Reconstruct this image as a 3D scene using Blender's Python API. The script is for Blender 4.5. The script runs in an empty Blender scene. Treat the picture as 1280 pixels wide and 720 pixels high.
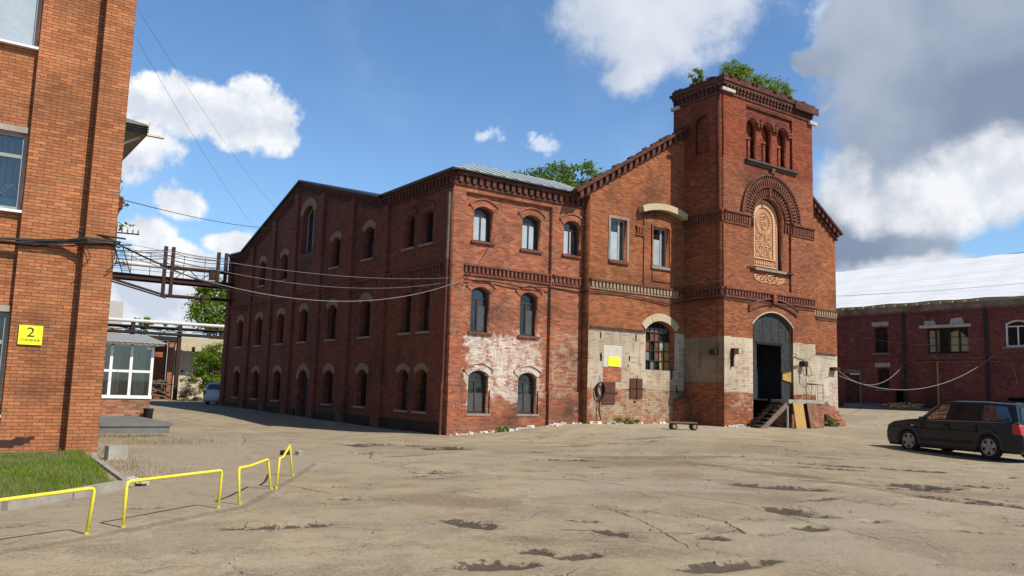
import bpy, bmesh, math, random
import numpy as np
from mathutils import Vector, Matrix, noise as mnoise
random.seed(7)
R = math.radians
scn = bpy.context.scene
col = scn.collection

# ------------------------------------------------------------------ helpers
def link(o, parent=None):
    col.objects.link(o)
    if parent is not None:
        o.parent = parent
    return o

def tag(o, label=None, cat=None, group=None, kind=None):
    if label: o["label"] = label
    if cat: o["category"] = cat
    if group: o["group"] = group
    if kind: o["kind"] = kind
    return o

def thing(name, label, cat, loc=(0, 0, 0), rz=0.0, group=None):
    o = bpy.data.objects.new(name, None)
    o.empty_display_size = 0.2
    link(o)
    o.location = loc
    o.rotation_euler = (0, 0, rz)
    return tag(o, label, cat, group)

def mesh_obj(name, me, mat, parent=None, smooth=False):
    if mat is not None:
        me.materials.clear(); me.materials.append(mat)
    if smooth:
        for p in me.polygons: p.use_smooth = True
    o = bpy.data.objects.new(name, me)
    link(o, parent)
    return o

class MB:
    """collects simple solids and links them as one mesh object"""
    def __init__(s): s.v = []; s.f = []
    def add(s, vs, fs):
        k = len(s.v); s.v += [tuple(p) for p in vs]
        s.f += [tuple(i + k for i in q) for q in fs]; return s
    def box(s, x0, x1, y0, y1, z0, z1):
        v = [(x0,y0,z0),(x1,y0,z0),(x1,y1,z0),(x0,y1,z0),(x0,y0,z1),(x1,y0,z1),(x1,y1,z1),(x0,y1,z1)]
        return s.add(v, [(0,3,2,1),(4,5,6,7),(0,1,5,4),(1,2,6,5),(2,3,7,6),(3,0,4,7)])
    def hexa(s, a, b):
        """a, b: two quads (4 points each) joined as a solid"""
        return s.add(list(a) + list(b), [(0,3,2,1),(4,5,6,7),(0,1,5,4),(1,2,6,5),(2,3,7,6),(3,0,4,7)])
    def obox(s, c, size, rot):
        M = Matrix.Translation(Vector(c)) @ rot.to_4x4()
        sx, sy, sz = [q / 2 for q in size]
        v = [M @ Vector(p) for p in [(-sx,-sy,-sz),(sx,-sy,-sz),(sx,sy,-sz),(-sx,sy,-sz),(-sx,-sy,sz),(sx,-sy,sz),(sx,sy,sz),(-sx,sy,sz)]]
        return s.add(v, [(0,3,2,1),(4,5,6,7),(0,1,5,4),(1,2,6,5),(2,3,7,6),(3,0,4,7)])
    def bar(s, p, q, w, h=None):
        p, q = Vector(p), Vector(q); d = q - p
        rot = d.to_track_quat('X', 'Z').to_matrix()
        return s.obox((p + q) / 2, (d.length, w, h or w), rot)
    def tube(s, pts, r, n=8, caps=True):
        pts = [Vector(p) for p in pts]; rings = []
        up = Vector((0, 0, 1))
        prev = None
        for i, p in enumerate(pts):
            d = (pts[min(i+1, len(pts)-1)] - pts[max(i-1, 0)]).normalized()
            if prev is None:
                a = d.cross(up)
                if a.length < 1e-3: a = d.cross(Vector((1, 0, 0)))
                a.normalize()
            else:
                a = (prev - d * prev.dot(d))
                if a.length < 1e-4: a = d.cross(up)
                a.normalize()
            prev = a
            b = d.cross(a)
            rr = r[i] if isinstance(r, (list, tuple)) else r
            rings.append([p + rr * (math.cos(2*math.pi*k/n) * a + math.sin(2*math.pi*k/n) * b) for k in range(n)])
        vs = [p for ring in rings for p in ring]; fs = []
        for i in range(len(pts) - 1):
            for k in range(n):
                fs.append((i*n+k, i*n+(k+1) % n, (i+1)*n+(k+1) % n, (i+1)*n+k))
        if caps:
            fs.append(tuple(range(n))[::-1]); fs.append(tuple((len(pts)-1)*n+k for k in range(n)))
        return s.add(vs, fs)
    def prism(s, poly, fn, d0, d1):
        """poly: 2D convex-ish outline, fn(u, v, w) -> xyz, extruded w from d0 to d1"""
        n = len(poly)
        vs = [fn(u, v, d0) for u, v in poly] + [fn(u, v, d1) for u, v in poly]
        fs = [tuple(range(n)), tuple(range(2*n-1, n-1, -1))]
        fs += [(i, n+i, n+(i+1) % n, (i+1) % n) for i in range(n)]
        return s.add(vs, fs)
    def strip(s, inner, outer, fn, d0, d1):
        """band between two polylines of equal length, extruded"""
        for i in range(len(inner) - 1):
            q = [inner[i], inner[i+1], outer[i+1], outer[i]]
            s.prism(q, fn, d0, d1)
        return s
    def build(s, name, mat, parent=None, smooth=False, merge=False):
        me = bpy.data.meshes.new(name)
        me.from_pydata([tuple(p) for p in s.v], [], s.f)
        bm = bmesh.new(); bm.from_mesh(me)
        if merge: bmesh.ops.remove_doubles(bm, verts=bm.verts, dist=1e-4)
        bmesh.ops.recalc_face_normals(bm, faces=bm.faces)
        bm.to_mesh(me); bm.free()
        return mesh_obj(name, me, mat, parent, smooth)

def FR(y0):      # facade facing -Y at y0 : u=x, v=z, w goes inward
    return lambda u, v, w: (u, y0 + w, v)
def SD(x0):      # facade facing -X at x0 : u=y, v=z, w goes inward
    return lambda u, v, w: (x0 + w, u, v)

def curve_fill(polys, depth, bevel=0.0, res=2):
    cu = bpy.data.curves.new('c', 'CURVE'); cu.dimensions = '2D'; cu.fill_mode = 'BOTH'
    cu.extrude = depth / 2; cu.bevel_depth = bevel; cu.bevel_resolution = res
    for pl in polys:
        sp = cu.splines.new('POLY'); sp.points.add(len(pl) - 1)
        for i, p in enumerate(pl): sp.points[i].co = (p[0], p[1], 0, 1)
        sp.use_cyclic_u = True
    o = bpy.data.objects.new('c', cu); col.objects.link(o)
    dg = bpy.context.evaluated_depsgraph_get()
    me = bpy.data.meshes.new_from_object(o.evaluated_get(dg))
    bpy.data.objects.remove(o); bpy.data.curves.remove(cu)
    return me

def holed(name, outline, holes, fn, depth, mat, parent=None):
    me = curve_fill([outline] + holes, depth)
    bm = bmesh.new(); bm.from_mesh(me)
    for v in bm.verts:
        v.co = Vector(fn(v.co.x, v.co.y, v.co.z + depth / 2))
    bmesh.ops.remove_doubles(bm, verts=bm.verts, dist=1e-4)
    bmesh.ops.recalc_face_normals(bm, faces=bm.faces)
    bm.to_mesh(me); bm.free()
    return mesh_obj(name, me, mat, parent)

def arch_poly(u0, u1, v0, v1, rise, n=10):
    """opening with a segmental (or round) arch; v1 = crown height"""
    if rise <= 0.001: return [(u0, v0), (u1, v0), (u1, v1), (u0, v1)]
    return [(u0, v0), (u1, v0)] + arc_pts(u0, u1, v1, rise, n)[::-1]
def arc_pts(u0, u1, v1, rise, n=10, grow=0.0):
    hw = (u1 - u0) / 2; r = (hw * hw + rise * rise) / (2 * rise); c = ((u0 + u1) / 2, v1 - r)
    a = math.asin(min(1, hw / r))
    if rise > hw: a = math.pi - a
    return [(c[0] + (r + grow) * math.sin(-a + 2*a*i/n), c[1] + (r + grow) * math.cos(-a + 2*a*i/n)) for i in range(n + 1)]
def ring_pts(c, r, a0, a1, n):
    return [(c[0] + r * math.cos(a0 + (a1-a0)*i/n), c[1] + r * math.sin(a0 + (a1-a0)*i/n)) for i in range(n + 1)]

def catenary(a, b, sag, n=20):
    a, b = Vector(a), Vector(b)
    return [a.lerp(b, i/n) - Vector((0, 0, sag * 4 * (i/n) * (1 - i/n))) for i in range(n + 1)]

# ------------------------------------------------------------------ node helper
class NT:
    def __init__(s, name):
        s.m = bpy.data.materials.new(name); s.m.use_nodes = True
        s.t = s.m.node_tree; s.t.nodes.clear()
        s.out = s.n('ShaderNodeOutputMaterial')
    def n(s, typ, **kw):
        nd = s.t.nodes.new(typ)
        for k, v in kw.items(): setattr(nd, k, v)
        return nd
    def set(s, sock, v):
        if isinstance(v, bpy.types.NodeSocket): s.t.links.new(v, sock)
        elif isinstance(v, (tuple, list)) and sock.type == 'RGBA' and len(v) == 3: sock.default_value = (*v, 1)
        else: sock.default_value = v
    def math(s, op, a, b=0.0, c=None, clamp=False):
        nd = s.n('ShaderNodeMath', operation=op); nd.use_clamp = clamp
        s.set(nd.inputs[0], a); s.set(nd.inputs[1], b)
        if c is not None: s.set(nd.inputs[2], c)
        return nd.outputs[0]
    def add(s, a, b): return s.math('ADD', a, b)
    def sub(s, a, b): return s.math('SUBTRACT', a, b)
    def mul(s, a, b): return s.math('MULTIPLY', a, b)
    def mx(s, a, b): return s.math('MAXIMUM', a, b)
    def ss(s, v, lo, hi):
        nd = s.n('ShaderNodeMapRange', interpolation_type='SMOOTHSTEP')
        s.set(nd.inputs[0], v); s.set(nd.inputs[1], lo); s.set(nd.inputs[2], hi)
        nd.inputs[3].default_value = 0; nd.inputs[4].default_value = 1
        return nd.outputs[0]
    def mapr(s, v, lo, hi, a, b):
        nd = s.n('ShaderNodeMapRange'); nd.clamp = True
        s.set(nd.inputs[0], v); s.set(nd.inputs[1], lo); s.set(nd.inputs[2], hi); s.set(nd.inputs[3], a); s.set(nd.inputs[4], b)
        return nd.outputs[0]
    def noise(s, vec, scale, detail=4, rough=0.55, dist=0.0):
        nd = s.n('ShaderNodeTexNoise'); s.set(nd.inputs['Vector'], vec)
        nd.inputs['Scale'].default_value = scale; nd.inputs['Detail'].default_value = detail
        nd.inputs['Roughness'].default_value = rough; nd.inputs['Distortion'].default_value = dist
        return nd.outputs[0]
    def mix(s, f, a, b, blend='MIX'):
        nd = s.n('ShaderNodeMix', data_type='RGBA', blend_type=blend)
        s.set(nd.inputs[0], f); s.set(nd.inputs[6], a); s.set(nd.inputs[7], b)
        return nd.outputs[2]
    def pos(s):
        return s.n('ShaderNodeNewGeometry').outputs['Position']
    def obj(s):
        return s.n('ShaderNodeTexCoord').outputs['Object']
    def xyz(s, v):
        nd = s.n('ShaderNodeSeparateXYZ'); s.set(nd.inputs[0], v); return nd.outputs
    def comb(s, x, y, z):
        nd = s.n('ShaderNodeCombineXYZ')
        for i, q in enumerate((x, y, z)): s.set(nd.inputs[i], q)
        return nd.outputs[0]
    def bump(s, h, strength=0.5, dist=0.02):
        nd = s.n('ShaderNodeBump'); s.set(nd.inputs['Height'], h)
        nd.inputs['Strength'].default_value = strength; nd.inputs['Distance'].default_value = dist
        return nd.outputs[0]
    def attr(s, name):
        nd = s.n('ShaderNodeAttribute'); nd.attribute_name = name; return nd.outputs['Fac']
    def bsdf(s, color, rough=0.9, normal=None, metal=0.0, spec=0.3, coat=0.0):
        nd = s.n('ShaderNodeBsdfPrincipled')
        s.set(nd.inputs['Base Color'], color); s.set(nd.inputs['Roughness'], rough)
        s.set(nd.inputs['Metallic'], metal); s.set(nd.inputs['Specular IOR Level'], spec)
        nd.inputs['Coat Weight'].default_value = coat
        if normal is not None: s.t.links.new(normal, nd.inputs['Normal'])
        s.t.links.new(nd.outputs[0], s.out.inputs[0]); return nd

def brick_mat(name, c1, c2, mortar, bw=0.25, bh=0.072, ms=0.009, regions=(), soot=0.5, lime=0.0, rnd=0.5, bump=0.6, upper=None, bleach=None):
    t = NT(name); P = t.pos()
    px, py, pz = t.xyz(P)
    nn = t.xyz(t.n('ShaderNodeNewGeometry').outputs['True Normal'])
    isx = t.math('GREATER_THAN', t.math('ABSOLUTE', nn[0]), 0.7)
    u = t.add(t.mul(px, t.sub(1, isx)), t.mul(py, isx))
    isz = t.math('GREATER_THAN', t.math('ABSOLUTE', nn[2]), 0.75)
    v = t.add(t.mul(pz, t.sub(1, isz)), t.mul(py, isz))
    n1 = t.noise(P, 0.55, 4, 0.6); n2 = t.noise(P, 2.3, 5, 0.65); n3 = t.noise(P, 13, 3, 0.6)
    jit = t.noise(P, 1.7, 2)
    v = t.add(v, t.mul(t.sub(jit, 0.5), 0.012))
    vec = t.comb(u, v, 0.0)
    b = t.n('ShaderNodeTexBrick'); t.set(b.inputs['Vector'], vec)
    b.offset = 0.5; b.squash = 1.0
    b.inputs['Scale'].default_value = 1.0; b.inputs['Mortar Size'].default_value = ms
    b.inputs['Mortar Smooth'].default_value = 0.3; b.inputs['Bias'].default_value = 0.0
    b.inputs['Brick Width'].default_value = bw; b.inputs['Row Height'].default_value = bh
    t.set(b.inputs['Color1'], c1); t.set(b.inputs['Color2'], c2); t.set(b.inputs['Mortar'], mortar)
    colr = b.outputs['Color']; fac = b.outputs['Fac']
    # per brick darkening, blotches, soot
    cell = t.n('ShaderNodeTexWhiteNoise'); cell.noise_dimensions = '2D'
    row = t.math('FLOOR', t.math('DIVIDE', v, bh))
    off = t.mul(t.sub(1.0, t.math('MODULO', t.math('ABSOLUTE', row), 2.0)), 0.5)
    cx = t.math('FLOOR', t.add(t.math('DIVIDE', u, bw), off))
    t.set(cell.inputs['Vector'], t.comb(cx, row, 0.0))
    rv = cell.outputs['Value']
    colr = t.mix(1.0, colr, t.comb(*[t.mapr(rv, 0, 1, 1 - rnd*0.55, 1 + rnd*0.45)]*3), 'MULTIPLY')
    colr = t.mix(t.mul(t.ss(rv, 0.90, 0.93), 0.75*rnd), colr, tuple(q*0.30 for q in c2))
    colr = t.mix(t.mul(t.sub(1.0, t.ss(rv, 0.07, 0.10)), 0.45*rnd), colr, (c1[0]*1.25, c1[1]*1.9, c1[2]*2.2))
    colr = t.mix(t.mul(t.ss(n3, 0.54, 0.70), 0.45), colr, tuple(q*0.45 for q in c2))
    colr = t.mix(t.mul(t.ss(n1, 0.46, 0.72), soot), colr, t.mix(0.75, colr, (0.030, 0.022, 0.020)))
    colr = t.mix(t.mul(t.ss(n2, 0.52, 0.75), 0.45*soot), colr, (0.075, 0.04, 0.03))
    if lime > 0:
        lm = t.ss(t.add(t.mul(n2, 0.6), t.mul(n3, 0.5)), 0.60, 0.72)
        colr = t.mix(t.mul(lm, lime), colr, (0.42, 0.33, 0.26))
    streak = t.noise(t.comb(t.mul(u, 4.0), t.mul(v, 0.75), t.mul(t.sub(px, py), 0.31)), 1.0, 6, 0.7)
    colr = t.mix(t.mul(t.ss(streak, 0.55, 0.8), 0.35*soot), colr, (0.05, 0.035, 0.03))
    if upper:   # the topmost storey was laid in redder bricks
        uz = t.ss(t.add(pz, t.mul(t.sub(n1, 0.5), 2.0)), upper - 0.5, upper + 0.5)
        colr = t.mix(t.mul(uz, 0.9), colr, t.mix(1.0, colr, (0.86, 0.60, 0.62), 'MULTIPLY'))
    # damp and soot under ledges of the storeys, blurred dark clouds, rubbed pale arrises
    cloud = t.noise(P, 0.30, 7, 0.72)
    colr = t.mix(t.mul(t.ss(cloud, 0.50, 0.68), 0.55*soot), colr, t.mix(0.6, colr, (0.035, 0.026, 0.022)))
    colr = t.mix(t.mul(t.ss(t.noise(P, 26, 3, 0.7), 0.55, 0.72), 0.35), colr, tuple(min(1, q*1.25+.03) for q in mortar))
    for (u0, u1, v0, v1, su, sv, amt, pc, ax) in regions:
        du = t.mul(t.sub(n2, 0.5), su*2.2); dv = t.mul(t.sub(t.noise(P, 1.1, 5, 0.7), 0.5), sv*2.2)
        uu = t.add(u, du); vv = t.add(v, dv)
        w = t.mul(t.ss(uu, u0-su*.5, u0+su*.5), t.sub(1, t.ss(uu, u1-su*.5, u1+su*.5)))
        w = t.mul(w, t.mul(t.ss(vv, v0-sv*.5, v0+sv*.5), t.sub(1, t.ss(vv, v1-min(sv,.06)*.5, v1+min(sv,.06)*.5)) if sv > 0.5 and ax.endswith('!') else t.sub(1, t.ss(vv, v1-sv*.5, v1+sv*.5))))
        w = t.mul(w, isx if ax[0] == 'x' else t.sub(1, isx))
        tex = t.add(t.add(t.mul(n2, 0.60), t.mul(n3, 0.42)), t.mul(rv, 0.12))
        m = t.mul(t.ss(t.mul(w, t.add(tex, amt - 0.5)), 0.42, 0.64), 0.92)
        m = t.mul(m, t.sub(1.0, t.mul(fac, 0.42)))
        m = t.mul(m, t.sub(1.0, t.mul(t.ss(rv, 0.84, 0.97), 0.45)))
        var = t.mix(t.ss(n1, 0.35, 0.7), pc, tuple(q*0.66 for q in pc))
        var = t.mix(t.mul(t.ss(n3, 0.52, 0.72), 0.55), var, (pc[0]*0.62, pc[1]*0.50, pc[2]*0.42))
        var = t.mix(t.mul(t.ss(streak, 0.45, 0.70), 0.70), var, (pc[0]*0.45, pc[1]*0.40, pc[2]*0.36))
        var = t.mix(t.mul(t.ss(t.noise(P, 0.9, 6, 0.7), 0.50, 0.68), 0.45), var, (pc[0]*0.55, pc[1]*0.42, pc[2]*0.34))
        colr = t.mix(m, colr, var)
    # splash dirt along the foot of the wall
    foot = t.sub(1, t.ss(t.add(v, t.mul(n2, 0.5)), 0.35, 0.95))
    if bleach: colr = t.mix(t.mul(foot, bleach), colr, (0.11, 0.085, 0.065))
    h = t.add(t.mul(t.sub(1, fac), 0.7), t.mul(n3, 0.6))
    h = t.add(h, t.mul(rv, 0.3))
    t.bsdf(colr, 0.92, t.bump(h, bump, 0.012), spec=0.15)
    return t.m

def plain(name, c, rough=0.85, var=0.25, scale=3.0, dirt=(0.06, 0.05, 0.04), da=0.35, metal=0.0, spec=0.3, bump=0.2, coat=0.0, objspace=False):
    t = NT(name); P = t.obj() if objspace else t.pos()
    n1 = t.noise(P, scale, 5, 0.6); n2 = t.noise(P, scale*6.3, 4, 0.6)
    cc = t.mix(t.mapr(n1, 0.3, 0.7, 0, 1), tuple(q*(1-var) for q in c), tuple(min(1, q*(1+var*0.6)) for q in c))
    cc = t.mix(t.mul(t.ss(t.add(t.mul(n1, 0.5), t.mul(n2, 0.5)), 0.5, 0.68), da), cc, dirt)
    t.bsdf(cc, rough, t.bump(n2, bump, 0.01) if bump else None, metal, spec, coat)
    return t.m

def leaf_mat(name, c1, c2, trans=0.35):
    t = NT(name); g = t.n('ShaderNodeNewGeometry')
    rp = g.outputs['Random Per Island']
    n = t.noise(t.pos(), 0.8, 3)
    cc = t.mix(t.mapr(t.add(t.mul(rp, 0.6), t.mul(n, 0.5)), 0.2, 0.85, 0, 1), c1, c2)
    d = t.n('ShaderNodeBsdfPrincipled'); t.set(d.inputs['Base Color'], cc); d.inputs['Roughness'].default_value = 0.6
    d.inputs['Specular IOR Level'].default_value = 0.25
    tr = t.n('ShaderNodeBsdfTranslucent'); t.set(tr.inputs[0], t.mix(0.5, cc, (0.16, 0.22, 0.02)))
    mx = t.n('ShaderNodeMixShader'); mx.inputs[0].default_value = trans
    t.t.links.new(d.outputs[0], mx.inputs[1]); t.t.links.new(tr.outputs[0], mx.inputs[2]); t.t.links.new(mx.outputs[0], t.out.inputs[0])
    return t.m

def glass_dark(name, base=(0.012, 0.014, 0.016), refl=0.22, rough=0.03):
    """old double glazing with a dark room behind: reflects part of the sky"""
    t = NT(name)
    n = t.noise(t.pos(), 1.3, 2)
    nb = t.bump(n, 0.12, 0.08)
    d = t.n('ShaderNodeBsdfDiffuse'); t.set(d.inputs[0], t.mix(t.ss(t.noise(t.pos(), 2.5, 4), 0.4, 0.7), base, tuple(q*2.2 for q in base)))
    g = t.n('ShaderNodeBsdfGlossy'); g.inputs['Roughness'].default_value = rough; t.set(g.inputs['Color'], (0.9, 0.95, 1.0))
    t.t.links.new(nb, g.inputs['Normal'])
    fr = t.n('ShaderNodeFresnel'); fr.inputs[0].default_value = 1.5
    pw = t.mapr(t.noise(t.pos(), 0.42, 1), 0.35, 0.65, 0.35, 1.9)
    f = t.math('MAXIMUM', t.mul(t.mul(fr.outputs[0], pw), 1.1 if refl > .045 else 0.9), refl)
    f = t.math('MINIMUM', f, 0.9 if refl > .045 else 0.11)
    mx = t.n('ShaderNodeMixShader'); t.set(mx.inputs[0], f)
    t.t.links.new(d.outputs[0], mx.inputs[1]); t.t.links.new(g.outputs[0], mx.inputs[2]); t.t.links.new(mx.outputs[0], t.out.inputs[0])
    return t.m

def glass_clear(name):
    t = NT(name)
    tr = t.n('ShaderNodeBsdfTransparent'); tr.inputs[0].default_value = (0.72, 0.76, 0.75, 1)
    g = t.n('ShaderNodeBsdfGlossy'); g.inputs['Roughness'].default_value = 0.02
    fr = t.n('ShaderNodeFresnel'); fr.inputs[0].default_value = 1.5
    mx = t.n('ShaderNodeMixShader'); t.set(mx.inputs[0], t.math('MINIMUM', t.mul(fr.outputs[0], 2.2), 0.9))
    t.t.links.new(tr.outputs[0], mx.inputs[1]); t.t.links.new(g.outputs[0], mx.inputs[2]); t.t.links.new(mx.outputs[0], t.out.inputs[0])
    return t.m

# ------------------------------------------------------------------ camera
cam = bpy.data.cameras.new('camera'); camo = bpy.data.objects.new('camera', cam); col.objects.link(camo)
CAM = Vector((-16.138, -26.724, 1.7))
yaw, pit, rol = R(35.302), R(7.027), R(1.680)
fw = Vector((math.sin(yaw)*math.cos(pit), math.cos(yaw)*math.cos(pit), math.sin(pit)))
r0 = Vector((math.cos(yaw), -math.sin(yaw), 0)); u0 = r0.cross(fw)
rr = math.cos(rol)*r0 + math.sin(rol)*u0; uu = rr.cross(fw)
M = Matrix.Identity(4)
for i in range(3): M[i][0] = rr[i]; M[i][1] = uu[i]; M[i][2] = -fw[i]; M[i][3] = CAM[i]
camo.matrix_world = M
cam.sensor_width = 36; cam.lens = 1040.6/1280*36; cam.clip_end = 3000; cam.clip_start = 0.05
scn.camera = camo

# ------------------------------------------------------------------ light and sky
SUN_EL = R(47); SX, SY = 0.363, -0.932      # horizontal direction towards the sun
sd = bpy.data.lights.new('sun', 'SUN'); sd.energy = 5.0; sd.angle = R(0.5); sd.color = (1.0, 0.92, 0.80)
so = bpy.data.objects.new('sun', sd); col.objects.link(so)
sv = Vector((SX*math.cos(SUN_EL), SY*math.cos(SUN_EL), math.sin(SUN_EL)))
so.rotation_euler = sv.to_track_quat('Z', 'Y').to_euler(); so.location = (0, -40, 60)

world = bpy.data.worlds.new("World"); scn.world = world; world.use_nodes = True
WS = 0.10
def build_world():
    class W(NT):
        def __init__(s):
            s.t = world.node_tree; s.t.nodes.clear(); s.out = s.n('ShaderNodeOutputWorld')
    t = W()
    sky = t.n('ShaderNodeTexSky'); sky.sky_type = 'NISHITA'; sky.sun_disc = False
    sky.sun_elevation = SUN_EL; sky.sun_rotation = math.atan2(SX, SY)
    sky.altitude = 150; sky.air_density = 1.0; sky.dust_density = 0.6; sky.ozone_density = 1.6
    D = t.n('ShaderNodeTexCoord').outputs['Generated']
    nv = t.n('ShaderNodeVectorMath', operation='NORMALIZE'); t.set(nv.inputs[0], D); D = nv.outputs[0]
    x, y, z = t.xyz(D)
    az = t.mul(t.math('ARCTAN2', x, y), 57.2958); el = t.mul(t.math('ARCSINE', z), 57.2958)
    def nz(scale, det, rough=0.6, off=(0, 0, 0)):
        ad = t.n('ShaderNodeVectorMath', operation='ADD'); t.set(ad.inputs[0], D); ad.inputs[1].default_value = off
        return t.noise(ad.outputs[0], scale, det, rough)
    big = nz(15, 9, 0.60); fine = nz(38, 8, 0.66); lit = nz(15, 9, 0.60, (0.010, -0.005, 0.022)); soft = nz(7, 4, 0.5, (3, 1, 2)); broad = nz(5, 3, 0.5, (1, 7, 2)); broadl = nz(5, 3, 0.5, (1.03, 6.985, 2.06))
    # warp the ellipses a little so that no outline is a plain oval
    az = t.add(az, t.mul(t.sub(nz(9, 3, .5, (5, 5, 5)), 0.5), 5.0))
    el = t.add(el, t.mul(t.sub(nz(11, 3, .5, (8, 2, 1)), 0.5), 3.2))
    def field(ells):
        f = None
        for a, e, ra, re in ells:
            da = t.math('DIVIDE', t.sub(az, a), ra); de = t.math('DIVIDE', t.sub(el, e), re)
            d = t.sub(1.0, t.math('SQRT', t.add(t.mul(da, da), t.mul(de, de))))
            f = d if f is None else t.math('SMOOTH_MAX', f, d, 0.15)
        return f
    A = field([(11, 17.1, 3.2, 2.3), (14, 16.7, 3.4, 2.0), (17, 17.2, 2.8, 2.3), (18.4, 16.2, 1.7, 1.7), (9.5, 14.2, 4.2, 1.9), (7, 15, 4, 4),
               (13.6, 11.5, 1.8, 1.2), (11.5, 9.2, 2.0, 1.7), (12.6, 7.4, 2.8, 1.8), (16.2, 8.9, 1.9, 0.9), (14, 5.2, 7, 2.4), (9, 5, 5, 2.4), (4, 8, 5, 4)])
    Bt = field([(45, 24.2, 6.2, 3.9), (41.5, 26, 4.6, 3.0), (47, 27.5, 7.5, 4.0), (43.5, 21.6, 1.8, 1.5)])
    Sm = field([(32.7, 17.2, 1.3, 0.8), (37.4, 16.8, 1.9, 0.9), (36.4, 17.3, 0.8, 0.7)])
    wisp = nz(75, 7, 0.65, (2, 9, 4)); wisp2 = nz(26, 4, 0.6, (2, 9, 4))
    C = field([(64, 20, 8, 6), (67, 24, 10, 5), (59.5, 23.0, 4.6, 4.2), (56.0, 21.4, 1.9, 1.3), (62, 16.5, 6.5, 3.3), (60, 11.5, 5, 3.2), (72, 18, 10, 8), (85, 18, 14, 9), (59.5, 9.3, 5, 1.8)])
    Lw = field([(57.6, 13.8, 2.2, 2.5), (61, 12.2, 3.6, 2.3), (65.5, 13.4, 4.6, 3.0), (64, 11.4, 3.6, 1.9), (71, 13, 6, 3.4), (61, 8.0, 5, 1.0)])
    def cover(F, kb, kf, lo, hi):
        return t.ss(t.add(F, t.add(t.mul(t.sub(big, 0.5), kb), t.mul(t.sub(fine, 0.5), kf))), lo, hi)
    relief = t.mapr(t.add(t.sub(big, lit), t.mul(t.sub(fine, 0.5), 0.12)), -0.12, 0.12, 0.0, 1.0)
    reliefs = t.mapr(t.sub(broad, broadl), -0.10, 0.10, 0.0, 1.0)
    k = 1.0 / WS
    def c3(r, g, b): return (r*k, g*k, b*k)
    base = sky.outputs[0]
    zen = t.ss(el, 26, 48)  # sky above the view is dimmed to lower the fill on shaded walls
    base = t.mix(zen, t.mix(1.0, base, (0.98, 1.27, 1.50), 'MULTIPLY'), t.mix(1.0, base, (0.55, 0.62, 0.70), 'MULTIPLY'))
    hz = t.sub(1.0, t.ss(el, -2, 22))
    base = t.mix(t.mul(hz, 0.35), base, c3(0.40, 0.64, 0.92))
    base = t.mix(t.mul(t.ss(soft, 0.5, 0.8), 0.12), base, c3(0.75, 0.84, 0.95))
    cB = t.mix(t.add(t.mul(reliefs, .7), t.mul(relief, .3)), c3(0.50, 0.56, 0.67), c3(0.74, 0.77, 0.83))
    out = t.mix(t.mul(cover(Bt, 1.0, 0.6, -0.12, 0.48), 0.94), base, cB)
    out = t.mix(t.mul(t.ss(t.add(Sm, t.add(t.mul(t.sub(wisp, .5), 1.5), t.mul(t.sub(wisp2, .5), 1.6))), 0.0, 0.75), 0.75), out, c3(0.74, 0.80, 0.90))
    Ct = t.add(C, t.add(t.mul(t.sub(big, 0.5), 0.25), t.mul(t.sub(fine, 0.5), 0.15)))
    grey = t.mix(t.ss(t.add(t.mul(soft, .6), t.mul(broad, .5)), 0.42, 0.72), c3(0.215, 0.275, 0.385), c3(0.41, 0.465, 0.57))
    rimw = t.mul(t.ss(t.add(t.mul(broad, 1.0), t.mul(big, .5)), 0.72, 0.86), 1.0)
    cC = t.mix(t.ss(Ct, 0.0, 0.22), t.mix(rimw, grey, c3(0.80, 0.83, 0.88)), grey)
    out = t.mix(cover(C, 0.7, 0.55, -0.10, 0.26), out, cC)
    cL = t.mix(t.add(t.mul(reliefs, .5), t.mul(relief, .5)), c3(0.46, 0.51, 0.59), c3(0.88, 0.89, 0.91))
    out = t.mix(t.mul(cover(Lw, 0.9, 0.4, -0.12, 0.45), 0.9), out, cL)
    cA = t.mix(t.add(t.mul(reliefs, .35), t.mul(relief, .65)), c3(0.56, 0.62, 0.72), c3(0.94, 0.95, 0.96))
    out = t.mix(cover(A, 1.2, 1.0, -0.10, 0.30), out, cA)
    bg = t.n('ShaderNodeBackground'); t.set(bg.inputs[0], out); bg.inputs[1].default_value = WS
    t.t.links.new(bg.outputs[0], t.out.inputs[0])
build_world()
scn.view_settings.view_transform = 'Standard'; scn.view_settings.look = 'None'
scn.view_settings.exposure = 0.15; scn.view_settings.gamma = 1.0; scn.view_settings.use_curve_mapping = False
scn.render.engine = 'CYCLES'
scn.cycles.max_bounces = 6; scn.cycles.diffuse_bounces = 3; scn.cycles.transparent_max_bounces = 12
scn.cycles.use_denoising = True

# ------------------------------------------------------------------ materials
CREAM = (0.50, 0.42, 0.31); WHITE = (0.66, 0.60, 0.52)
m_wing = brick_mat('wing brick', (0.40, 0.118, 0.054), (0.25, 0.062, 0.033), (0.29, 0.19, 0.125), soot=0.8, lime=0.62, rnd=0.62, bleach=0.35, regions=[
    (0.62, 4.6, 1.1, 4.1, 0.7, 1.0, 0.52, (0.68, 0.61, 0.52), 'y'), (0.75, 2.9, 1.7, 3.9, 0.6, 0.8, 0.44, (0.74, 0.69, 0.61), 'y'), (2.4, 4.75, 2.7, 4.5, 0.6, 0.9, 0.38, (0.54, 0.42, 0.32), 'y'),
    (4.85, 6.35, 1.3, 4.3, 0.25, 0.9, 0.44, (0.44, 0.35, 0.25), 'y'), (0.6, 5.0, 6.6, 7.5, 0.6, 0.5, 0.26, (0.45, 0.33, 0.25), 'y')])
m_side = brick_mat('side brick', (0.225, 0.066, 0.036), (0.145, 0.038, 0.024), (0.13, 0.082, 0.062), soot=0.7, lime=0.25, rnd=0.4, bleach=0.5)  # base darker than the front brick: this side's shade is put into the colour
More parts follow.
